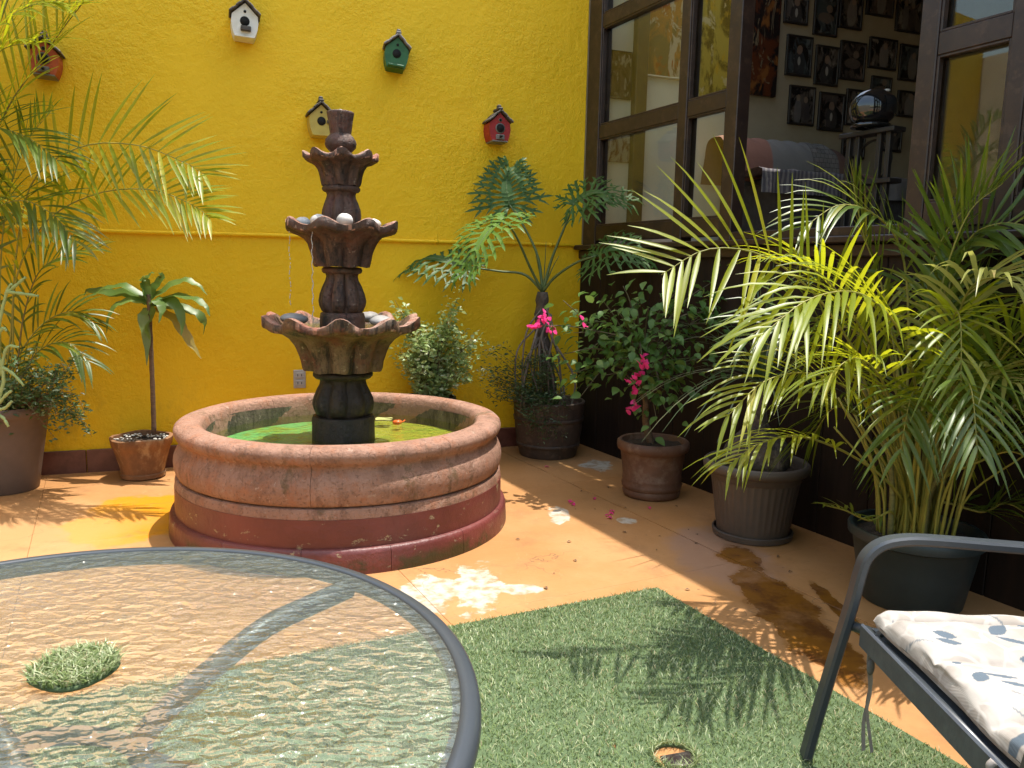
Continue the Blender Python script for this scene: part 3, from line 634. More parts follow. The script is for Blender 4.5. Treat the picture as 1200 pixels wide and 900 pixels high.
# left palm in a big pot, with a trailing shrub
LP = Vector((-2.86, 4.36, 0))
t = thing('large_pot', 'large mocha plastic pot holding the tall palm and trailing shrub', 'pot', LP)
b = pot_lathe([(0, 0), (.165, 0), (.172, .01), (.185, .10), (.205, .22), (.225, .34), (.240, .42), (.245, .425), (.255, .44), (.258, .47), (.252, .485), (.236, .485), (.225, .46), (.22, .40), (0, .40)], 56); build('body', b, M_LPOT, t, auto=50); soil(t, .226, .44)
M_PALM = leafmat('palm_leaflet', (.15, .21, .010), (.25, .30, .014), (.38, .36, .035), .45, .40, (.72, .72, .02), .55)
M_PALMS = leafmat('palm_leaflet_green', (.055, .105, .012), (.11, .165, .016), (.22, .23, .025), .34, .38, (.36, .42, .02), .55)
M_RACH = surf('palm_stalk', (.30, .26, .045), (.20, .20, .035), 10, .5, .1)
M_RACHB = surf('palm_stalk_brown', (.20, .13, .035), (.14, .12, .03), 10, .5, .1)
lp = thing('areca_palm', 'tall palm with sunlit arching fronds beside the dracaena', 'palm', LP+Vector((0, 0, .43)))
bo = LP+Vector((0, 0, .43))
def L(x, y, dy=0): return at(x, y, 4.36+dy)
def stem_to(p, a): return [bo+Vector((.05*math.cos(a), .05*math.sin(a), 0)), (bo+Vector((.07*math.cos(a), .07*math.sin(a), 0))).lerp(p, .5)+Vector((0, 0, .08))]
LF = [([(-60, 420), (-25, 220), (5, 135), (42, 78), (100, 0), (170, -70), (240, -110)], dict(n=76, ll=.50, vee=.35, droop=.12, start=.26, lw=.0105, twist=.9, spread=(1.25, .6)), .0),
      ([(12, 400), (20, 290), (40, 210), (95, 172), (160, 170), (215, 190), (240, 205)], dict(n=50, ll=.38, vee=.30, droop=.12, start=.26, lw=.0105, twist=1.2, spread=(1.6, .6)), -.12),
      ([(14, 420), (18, 330), (52, 262), (110, 228), (175, 222), (225, 240), (246, 256)], dict(n=60, ll=.30, vee=.28, droop=.15, start=.26, spread=(1.3, .55), lw=.010, twist=1.1), -.25),
      ([(20, 430), (28, 370), (45, 320), (75, 300), (115, 292)], dict(n=34, ll=.26, vee=.3, droop=.3, start=.35, twist=.8), .1),
      ([(10, 460), (20, 420), (50, 380), (85, 365), (112, 380)], dict(n=36, ll=.26, vee=.4, droop=.35, start=.25, twist=.9), .12),
      ([(14, 470), (24, 440), (50, 408), (80, 402), (105, 425)], dict(n=34, ll=.25, vee=.2, droop=.4, start=.25, twist=.8), -.05),
      ([(-40, 420), (-60, 240), (-40, 120), (0, 60), (50, 50)], dict(n=56, ll=.44, vee=.4, droop=.25, start=.3, lw=.010, twist=.8), -.2),
      ([(-30, 430), (-50, 250), (-45, 120), (-10, 40), (40, 5), (80, 10)], dict(n=60, ll=.42, vee=.35, droop=.2, start=.3, lw=.010, twist=.9, spread=(1.3, .6)), -.1),
      ([(-20, 430), (-40, 300), (-60, 180), (-20, 150), (30, 160), (70, 190)], dict(n=54, ll=.38, vee=.4, droop=.3, start=.28, lw=.010, twist=.8), -.3),
      ([(-10, 440), (-25, 330), (-20, 260), (20, 235), (60, 250), (90, 285)], dict(n=50, ll=.34, vee=.3, droop=.35, start=.26, lw=.010, twist=.9), -.35),
      ([(-30, 440), (-70, 320), (-60, 220), (-30, 215), (20, 255)], dict(n=30, ll=.32, vee=.4, droop=.4, start=.4), -.15),
      ([(-40, 400), (-20, 100), (60, -100), (150, -130), (205, -70), (226, -22)], dict(n=40, ll=.24, vee=.2, droop=.3, start=.45), -.2),
      ([(0, 450), (0, 330), (8, 240), (30, 170), (60, 130)], dict(n=26, ll=.26, vee=.6, droop=.2, start=.5), .05),
      ([(-60, 430), (-110, 300), (-150, 230), (-170, 260), (-190, 330)], dict(n=30, ll=.3, vee=.4, droop=.4, start=.3), -.2),
      ([(-50, 430), (-90, 200), (-150, 80), (-210, 60), (-270, 120)], dict(n=34, ll=.36, vee=.4, droop=.4, start=.3), .0)]
for P in ([(-2.95, 4.2, 1.5), (-3.0, 3.98, 2.25), (-3.12, 3.8, 2.7), (-3.35, 3.6, 2.85)], [(-2.9, 4.2, 1.4), (-2.95, 4.0, 2.05), (-3.2, 3.85, 2.45), (-3.5, 3.75, 2.45)], [(-2.9, 4.15, 1.3), (-3.0, 3.9, 1.8), (-3.1, 3.6, 2.2), (-3.3, 3.35, 2.25)]):
    frond(lp, [M_PALMS, M_RACH], [bo]+[Vector(p) for p in P], n=44, ll=.36, vee=.5, droop=.35, start=.35, lw=.010, org=bo)
for i, (P, kw, dy) in enumerate(LF):
    pts = [L(x, y, dy*k/(len(P)-1)) for k, (x, y) in enumerate(P)]
    frond(lp, [M_PALM if i in (0, 1, 2, 6, 7, 10) else M_PALMS, M_RACHB if i in (0, 3) else M_RACH], [bo-Vector((0, 0, .03))+Vector((.05*math.cos(i*2.4), .05*math.sin(i*2.4), 0))]+pts, org=bo, **kw)
# trailing shrub in the same pot
M_TRAIL = leafmat('trailing_leaf', (.05, .10, .03), (.09, .16, .05), (.28, .33, .18), .25, .4)
def shrub(name, label, loc, sprays, lsize, mat, nl, stem_r=.003, elong=2.4, group=None, jit=.02, stem_mat=None):
    """sprays: list of polylines (world); small leaves too fine to pick apart, joined per plant"""
    t = thing(name, label, 'plant', loc, 0, group); bs = MB(); bl = MB()
    for P in sprays:
        path = smooth_path([Vector(p)-Vector(loc) for p in P], 14); bs.tube(path, [stem_r*(1-.7*k/13) for k in range(14)], 5)
        m = int(nl*random.uniform(.7, 1.3)); pts = []
        for _ in range(m):
            f = (random.random()**.75)*12.99; i = int(f); p = path[i].lerp(path[i+1], f-i); pts.append(p+Vector((random.gauss(0, jit), random.gauss(0, jit), random.gauss(0, jit))))
        leaf_cloud(bl, pts, lsize, elong)
    stuff(build('stem', bs, stem_mat or M_STEM, t)); stuff(build('foliage', bl, mat, t)); return t
sp = []
for k in range(46):
    x = random.uniform(-40, 62); y = random.uniform(432, 495); e_ = (x+random.uniform(-20, 40), y+random.uniform(-40, 25))
    sp.append([LP+Vector((random.uniform(-.12, .15), random.uniform(-.15, .1), .44)), at(x, min(y, 470), 4.28+random.uniform(-.15, .1)), at(*e_, 4.24+random.uniform(-.15, .1))])
for e_ in ((108, 512), (98, 498), (90, 490), (100, 485), (76, 505), (64, 492), (85, 500), (62, 455), (74, 448)): sp.append([LP+Vector((.12, -.05, .45)), at(55+random.uniform(-8, 8), 462, 4.2), at(e_[0]*.6+28, e_[1]-22, 4.15), at(*e_, 4.13)])
shrub('trailing_shrub', 'small leaved shrub trailing over the large mocha pot', LP+Vector((0, 0, .44)), sp, .030, M_TRAIL, 62, jit=.018)
# pencil-thin succulent at the frame's edge
M_SUCC = leafmat('succulent_segment', (.30, .42, .16), (.38, .50, .22), trans=.15, rough=.5)
sc = thing('succulent', 'pale green succulent with thin jointed branches in front of the tall palm', 'plant', LP+Vector((.02, -.14, .43)))
so_ = sc.location.copy()
for P in ([(-6, 500), (-2, 470), (5, 440), (-4, 400), (8, 342), (14, 333)], [(6, 345), (18, 335), (30, 325)], [(9, 342), (25, 344), (45, 347)], [(0, 440), (8, 408), (22, 407)], [(2, 430), (15, 438), (28, 452)], [(-4, 475), (8, 462), (14, 458)], [(-3, 480), (6, 478), (14, 470)], [(-4, 485), (4, 490), (10, 500)], [(-6, 400), (3, 385), (8, 388)]):
    path = smooth_path(([Vector((0, 0, 0))] if P[0] == (-6, 500) else [])+[at(x, y, 3.95)-so_ for x, y in P], 14); b = MB(); b.tube(path, [(.010 if k % 4 else .0065)*(1-.02*k) for k in range(14)], 8); build('branch', b, M_SUCC, sc)

# bush behind the fountain
BP = Vector((-.55, 5.27, 0))
t = thing('black_pot', 'black plastic pot behind the fountain holding the leafy bush', 'pot', BP)
b = pot_lathe([(0, 0), (.125, 0), (.13, .01), (.165, .39), (.172, .395), (.178, .41), (.178, .43), (.168, .435), (.160, .42), (.155, .37), (0, .37)], 40); build('body', b, M_BLACKPOT, t, auto=50); soil(t, .16, .40)
M_BUSH = leafmat('bush_leaf', (.20, .30, .09), (.36, .44, .18), (.66, .66, .44), .32, .35)
sp = []
for k in range(64):
    a_ = random.uniform(0, 2*PI); q = math.sqrt(random.random()); x = 510+48*q*math.cos(a_); y = 412+46*q*math.sin(a_)
    dy = random.uniform(-.16, .14)*math.sqrt(max(0, 1-q*q*.8)); sp.append([BP+Vector((random.uniform(-.05, .05), random.uniform(-.05, .05), .40)), at(505+(x-505)*.45, y+28 if y+28 < 455 else 452, BP.y+dy*.5), at(x, min(y, 462), BP.y+dy)])
for e_ in ((463, 352), (466, 360), (537, 348), (531, 358), (560, 398), (556, 412), (470, 372), (548, 385)): sp.append([BP+Vector((0, 0, .40)), at(e_[0]*.5+252, e_[1]*.55+200, BP.y), at(*e_, BP.y-.05)])
shrub('leafy_bush', 'sunlit small leaved bush in a black pot behind the fountain', BP+Vector((0, 0, .40)), sp, .040, M_BUSH, 66, .004, 1.9, jit=.030)

# split-leaf philodendron in a barrel
PP = Vector((.262, 5.50, 0))
t = thing('barrel_pot', 'weathered dark barrel pot with hoops in the wall corner', 'pot', PP)
def stave(th, j, p): return (p[0]*(1+.006*abs(math.sin(9*th))), p[1])
b = pot_lathe([(0, 0), (.195, 0), (.20, .008), (.222, .10), (.235, .20), (.243, .30), (.247, .36), (.25, .37), (.252, .385), (.245, .392), (.232, .388), (.228, .36), (.225, .32), (0, .32)], 72, stave); build('body', b, M_BARREL, t, auto=50)
for z, r in ((.085, .222), (.265, .2445)): b = MB(); b.lathe([(r-.008, z-.014), (r, z-.014), (r+.004, z+.012), (r-.006, z+.014)], 56); build('hoop', b, M_BARREL, t)
soil(t, .23, .36)
ph = thing('split_leaf_philodendron', 'large split leaf philodendron with hanging aerial roots in the corner', 'plant', PP+Vector((0, 0, .35)))
po = ph.location.copy(); YP = 5.46
M_PHIL = leafmat('philodendron_leaf', (.045, .105, .02), (.07, .14, .028), None, .25, .5, None, .3)
M_PETI = surf('petiole', (.11, .15, .05), (.08, .12, .04), 12, .5, .1)
M_TRUNK = surf('scarred_trunk', (.10, .075, .055), (.06, .045, .035), 22, .85, .9, 40, .012)
M_ROOT = surf('aerial_root', (.20, .16, .13), (.13, .10, .08), 12, .8, .3)
cr = at(636, 342, YP); tb = at(646, 470, YP)
b = MB(); tp = smooth_path([tb-po-Vector((0, 0, .12)), tb-po, at(640, 420, YP)-po, at(634, 380, YP)-po, cr-po], 30); b.tube(tp, [.052-.0004*k+.006*math.sin(k*1.9) for k in range(30)], 14); build('trunk', b, M_TRUNK, ph)
for k in range(17):
    x0 = random.uniform(626, 648); y0 = random.uniform(348, 400); x1 = x0+random.uniform(-26, 24); dy = random.uniform(-.13, -.03)
    P = [at(x0, y0, YP-.03)-po, at((x0+x1)/2+random.uniform(-14, 8), y0+28, YP+dy)-po, at(x1+random.uniform(-6, 6), y0+75, YP+dy)-po, at(x1, 478+random.uniform(-4, 10), YP+dy*.8)-po]
    b = MB(); b.tube(smooth_path(P, 16), random.uniform(.004, .009), 6); build('aerial_root', b, M_ROOT, ph)
def phil_leaf(stem, mid, nrm, half=.20, lobes=9, mat=None, roll=0):
    """stem: petiole points (world); mid: midrib points (world) from leaf base to tip"""
    path = smooth_path([Vector(p)-po for p in stem], 14); b = MB(); b.tube(path, [.011*(1-.45*k/13) for k in range(14)], 7); pe = build('petiole', b, M_PETI, ph)
    mp = smooth_path([Vector(p)-po for p in mid], 24); b = MB(); b.tube(mp, [.005*(1-.8*k/23) for k in range(24)], 5, mi=1)
    N = Vector(nrm).normalized(); Ln = sum((mp[i+1]-mp[i]).length for i in range(23))
    strip(b, mp, [half*.16*math.sin(PI*min(1, .25+.72*k/23))+.002 for k in range(24)], N, .15)
    for k in range(-2, lobes):
        u = max(0.0, (k+.3)/lobes)*.98; f = u*23; i = min(int(f), 22); p = mp[i].lerp(mp[i+1], f-i); t_ = (mp[min(i+2, 23)]-mp[max(i-1, 0)]).normalized()
        lat = t_.cross(N).normalized(); nn = lat.cross(t_)
        for s_ in (-1, 1):
            ang = {-2: 2.45, -1: 1.95}.get(k, 1.55-1.05*u); ll = 1.28*half*{-2: .62, -1: .85}.get(k, (1.08-.55*u**1.5))*random.uniform(.9, 1.1)
            d = (lat*s_*math.sin(ang)+t_*math.cos(ang)+nn*.12).normalized(); q = (t_-d*d.dot(t_)).normalized()
            pts = [p+d*(ll*x)+q*(ll*.12*x*x)+Vector((0, 0, -.22*ll*x*x))+nn*.010*math.sin(x*9+k) for x in np.linspace(0, 1, 9)]
            wd = [half*x*.66 for x in (.09, .085, .06, .098, .066, .090, .055, .058, .004)]
            strip(b, pts, wd, nn, .20)
            for x0, s2 in ((.36, 1), (.36, -1), (.64, 1), (.64, -1)):         # side teeth of each lobe
                p2 = p+d*(ll*x0)+Vector((0, 0, -.22*ll*x0*x0)); d2 = (d*.78+q*s2*.62).normalized(); l2 = ll*.26*(1.1-.3*x0)
                strip(b, [p2, p2+d2*l2*.5, p2+d2*l2+Vector((0, 0, -.1*l2))], [half*.04, half*.034, half*.004], nn, .2)
    build('leaf', b, [mat or M_PHIL, M_PETI], ph); return pe
A_ = lambda x, y, d=0: at(x, y, YP+d)
M_PHILL = leafmat('philodendron_leaf_sunlit', (.10, .20, .03), (.15, .26, .045), None, .28, .42, None, .45)  # lighter copy for the leaf in the sun, sunlight put into its colour
phil_leaf([cr, A_(622, 315, -.05), A_(604, 275, -.15), A_(590, 258, -.22)], [A_(590, 256, -.22), A_(575, 268, -.32), A_(560, 290, -.40), A_(548, 318, -.46)], (-.35, -.45, .8), .23, 9, M_PHILL)
phil_leaf([cr, A_(615, 322, 0), A_(585, 318, 0), A_(545, 312, 0)], [A_(545, 312, 0), A_(522, 305, .02), A_(495, 303, .04), A_(462, 318, .06)], (-.15, -.55, .8), .21, 9)
phil_leaf([cr, A_(630, 300, .03), A_(612, 262, .06), A_(597, 240, .08)], [A_(597, 240, .08), A_(594, 226, .10), A_(594, 212, .13), A_(598, 196, .16)], (0, -.75, .6), .22, 9)
phil_leaf([cr, A_(646, 305, 0), A_(662, 265, -.02), A_(673, 238, -.03)], [A_(673, 238, -.03), A_(688, 228, -.05), A_(706, 226, -.07), A_(736, 236, -.10)], (.15, -.5, .8), .22, 9)
phil_leaf([cr, A_(650, 325, -.05), A_(675, 308, -.15), A_(698, 300, -.24)], [A_(698, 300, -.24), A_(715, 292, -.30), A_(735, 292, -.34), A_(760, 302, -.38)], (.2, -.6, .75), .22, 9)
for e_ in ((640, 283), (655, 300), (628, 300)): b = MB(); b.tube(smooth_path([cr-po, A_((e_[0]+636)/2, 318)-po, A_(*e_, -.02)-po], 10), [.006*(1-.085*k) for k in range(10)], 6); build('new_shoot', b, M_PETI, ph)
# low fine shrub in the barrel
sp = []
for k in range(70):
    x = random.uniform(560, 668); y = random.uniform(415, 490)-(10 if x < 600 else 0); sp.append([PP+Vector((random.uniform(-.12, .1), random.uniform(-.14, .05), .36)), at(620+(x-620)*.5, min(y+10, 470), 5.36), at(x, y, 5.30+random.uniform(-.14, .08))])
for k in range(14): x = random.uniform(600, 660); sp.append([PP+Vector((random.uniform(-.12, .1), -.1, .37)), at(x, 468, 5.26), at(x+random.uniform(-8, 8), 505+random.uniform(-10, 14), 5.22)])
M_FINE = leafmat('fine_leaf', (.035, .075, .02), (.06, .11, .035), (.16, .19, .09), .25, .45)
shrub('fine_leaved_shrub', 'low fine leaved shrub spilling over the barrel pot', PP+Vector((0, 0, .36)), sp, .028, M_FINE, 60, .0025, 3.4, jit=.026)

# bougainvillea in a clay pot
TP = Vector((.826, 4.51, 0))
t = thing('terracotta_pot', 'brown terracotta pot with thick rim under the bougainvillea', 'pot', TP)
b = pot_lathe([(0, 0), (.150, 0), (.162, .006), (.168, .03), (.164, .045), (.172, .055), (.175, .075), (.168, .09), (.172, .10), (.170, .115), (.168, .125), (.178, .20), (.186, .26), (.190, .265), (.203, .275), (.209, .295), (.207, .318), (.196, .328), (.182, .326), (.175, .30), (.17, .27), (0, .27)], 56); build('body', b, M_CLAYD, t, auto=50)
soil(t, .178, .30)
bg_ = thing('bougainvillea', 'leafy bougainvillea with a few pink flowers by the brown wall', 'plant', TP+Vector((0, 0, .30)))
go = bg_.location.copy(); YB = 4.50
b = MB(); tk = smooth_path([Vector((0, 0, -.04)), at(757, 495, YB)-go, at(757, 470, YB)-go, at(752, 440, YB)-go, at(748, 400, YB)-go], 18); b.tube(tk, [.024-.0007*k for k in range(18)], 10); build('trunk', b, M_STEM, bg_)
ends = [(690, 375, -.1), (705, 350, -.05), (730, 335, 0), (720, 362, -.15), (690, 410, -.15), (705, 440, -.2), (680, 465, -.15), (735, 395, -.2), (760, 360, -.1), (790, 345, 0), (770, 400, -.2), (800, 380, -.1), (830, 365, 0), (845, 395, -.05), (820, 420, -.1), (790, 430, -.2), (775, 455, -.25), (780, 480, -.25), (770, 495, -.22), (745, 350, .05), (660, 415, -.1), (850, 430, .0), (725, 420, -.25), (812, 345, .1), (672, 390, -.05), (835, 330, .1), (868, 385, .05), (660, 352, 0), (850, 345, .1), (668, 440, -.1), (740, 448, -.2), (860, 360, .1), (800, 462, -.1)]
lm = MB(); strip(lm, [Vector((0, 0, 0)), Vector((.012, 0, 0)), Vector((.03, 0, .003)), Vector((.052, 0, .0)), Vector((.072, 0, -.008))], [.002, .019, .024, .015, .001], UP, .22)
leaf_me = lm.mesh('bougainvillea_leaf'); M_BOUG = leafmat('bougainvillea_leaf', (.065, .135, .025), (.11, .20, .04), (.20, .28, .07), .30, .5, None, .35); leaf_me.materials.append(M_BOUG)
M_BRANCH = surf('green_twig', (.11, .10, .045), (.08, .06, .03), 10, .7, .2)
leaves = []
for (x, y, dy) in ends:
    e_ = at(x, y, YB+dy)-go; i = random.randint(8, 17); s_ = tk[i]; mid = s_.lerp(e_, .55)+Vector((0, 0, .06))
    path = smooth_path([s_, mid, e_], 14); b = MB(); b.tube(path, [.006*(1-.7*k/13) for k in range(14)], 6); build('branch', b, M_BRANCH, bg_)
    for _ in range(21): q = path[min(13, 4+int(random.random()*10))]; leaves.append(q+Vector((random.gauss(0, .058), random.gauss(0, .055), random.gauss(0, .05))))
def leaf_mx(p):
    out = Vector((p.x, p.y-.1, p.z-.5)); a_ = math.atan2(out.y, out.x)+random.gauss(0, .9)
    return Matrix.Translation(p)@Matrix.Rotation(a_, 4, 'Z')@Matrix.Rotation(random.gauss(.45, .4), 4, 'Y')@Matrix.Rotation(random.gauss(0, .5), 4, 'X')@Matrix.Diagonal((*[random.uniform(.6, 1.0)]*3, 1))
leaves.sort(key=lambda p: p.y)
for p in leaves[:300]: o = link('leaf', leaf_me, bg_); o.matrix_local = leaf_mx(p)
b = MB()
for p in leaves[300:]:
    mx = leaf_mx(p); b.add([mx@Vector(v) for v in lm.v], lm.f)
stuff(build('back_leaves', b, M_BOUG, bg_))
M_PINK = leafmat('pink_bract', (.75, .03, .22), (.85, .06, .33), None, .45, .5, (1, .1, .4))
def bract_cluster(p, n=7, s=.028):
    b = MB()
    for k in range(n):
        a_ = random.uniform(0, 2*PI); el = random.uniform(-.4, 1.2); d = Vector((math.cos(a_)*math.cos(el), math.sin(a_)*math.cos(el), math.sin(el))); c = Vector((random.gauss(0, s*.5), random.gauss(0, s*.5), random.gauss(0, s*.5)))
        strip(b, [c, c+d*s*.4, c+d*s*.8, c+d*s*1.3], [.004, s*.5, s*.45, .002], d.orthogonal(), .35)
    build('flower', b, M_PINK, bg_, p-go)
for x, y, dy, n in ((628, 383, -.05, 9), (638, 376, -.05, 9), (645, 388, -.06, 6), (752, 418, -.32, 5), (752, 426, -.32, 6), (754, 437, -.32, 7), (743, 450, -.3, 6), (742, 458, -.3, 7), (743, 477, -.3, 9), (684, 381, -.2, 3)): bract_cluster(at(x, y, YB+dy), n)
b = MB(); b.tube(smooth_path([at(750, 400, YB-.1)-go, at(752, 418, YB-.3)-go, at(752, 440, YB-.32)-go, at(744, 458, YB-.3)-go, at(743, 476, YB-.3)-go], 16), .0025, 5); build('branch', b, M_BRANCH, bg_)
b = MB(); b.tube(smooth_path([at(735, 395, YB-.2)-go, at(700, 388, YB-.12)-go, at(665, 382, YB-.06)-go, at(635, 382, YB-.05)-go], 16), .003, 5); build('branch', b, M_BRANCH, bg_)
for x, y in ((652, 384), (660, 381), (656, 393), (664, 378)): o = link('leaf', leaf_me, bg_); o.matrix_local = leaf_mx(at(x, y, YB-.06)-go)

# ponytail palm in the ribbed pot
RP = Vector((1.215, 3.83, 0))
t = thing('ribbed_pot', 'brown ribbed plastic pot with rolled rim standing in a saucer', 'pot', RP)
b = pot_lathe([(0, .0), (.175, .0), (.192, .004), (.196, .03), (.188, .034), (.18, .012), (0, .012)], 56); build('saucer', b, M_RIB, t, auto=50)
def ribf(th, j, p): return (p[0]*(1+(.010*max(-.3, math.cos(40*th)) if 4 < j < 9 else 0)), p[1])
b = pot_lathe([(0, .013), (.165, .013), (.172, .016), (.174, .03), (.177, .05), (.180, .07), (.192, .16), (.205, .25), (.2115, .285), (.214, .295), (.222, .30), (.222, .325), (.226, .33), (.243, .33), (.252, .338), (.256, .355), (.252, .372), (.242, .38), (.232, .378), (.225, .36), (.22, .33), (0, .33)], 240, ribf); build('body', b, M_RIB, t, auto=60)
soil(t, .224, .345)
pt = thing('ponytail_palm', 'swollen dark bulb of a ponytail palm with thin grassy leaves', 'plant', RP+Vector((0, 0, .34)))
M_BULB = surf('fissured_bulb', (.085, .066, .052), (.045, .035, .03), 26, .95, 1.0, 55, .016, c3=(.15, .12, .095), s3=12)
b = MB(); b.lathe([(.03, -.03), (.13, -.02), (.155, .02), (.16, .06), (.15, .10), (.125, .14), (.085, .18), (.055, .205), (.042, .23), (.035, .27), (.032, .33), (.028, .42), (.015, .44)], 64, lambda th, j, p: (p[0]*(1+.05*math.sin(5*th+j*.4)+.025*math.sin(13*th-j)), p[1]+.006*math.sin(7*th))); build('bulb', b, M_BULB, pt)
M_GRASSY = leafmat('grassy_leaf', (.05, .085, .03), (.085, .12, .05), (.17, .17, .09), .25, .4)
for k in range(64):
    a_ = random.uniform(0, 2*PI); el = random.uniform(.35, 1.45); l = random.uniform(.45, .85); d = Vector((math.cos(a_)*math.cos(el), math.sin(a_)*math.cos(el), math.sin(el))); p0 = Vector((0, 0, .42))
    dd = Vector((RN.x, RN.y, 0)); wall_room = .29
    pts = []
    for j in range(9):
        x = j/8; q = p0+d*l*x+Vector((0, 0, -.55*l*x*x*math.cos(el)*1.3)); ex = -(q.dot(dd))-wall_room
        if ex > 0: q = q+dd*ex
        pts.append(q)
    b = MB(); strip(b, pts, [.006, .0065, .006, .0055, .005, .004, .003, .002, .0006], UP+d*.2, .2); build('leaf', b, M_GRASSY, pt)

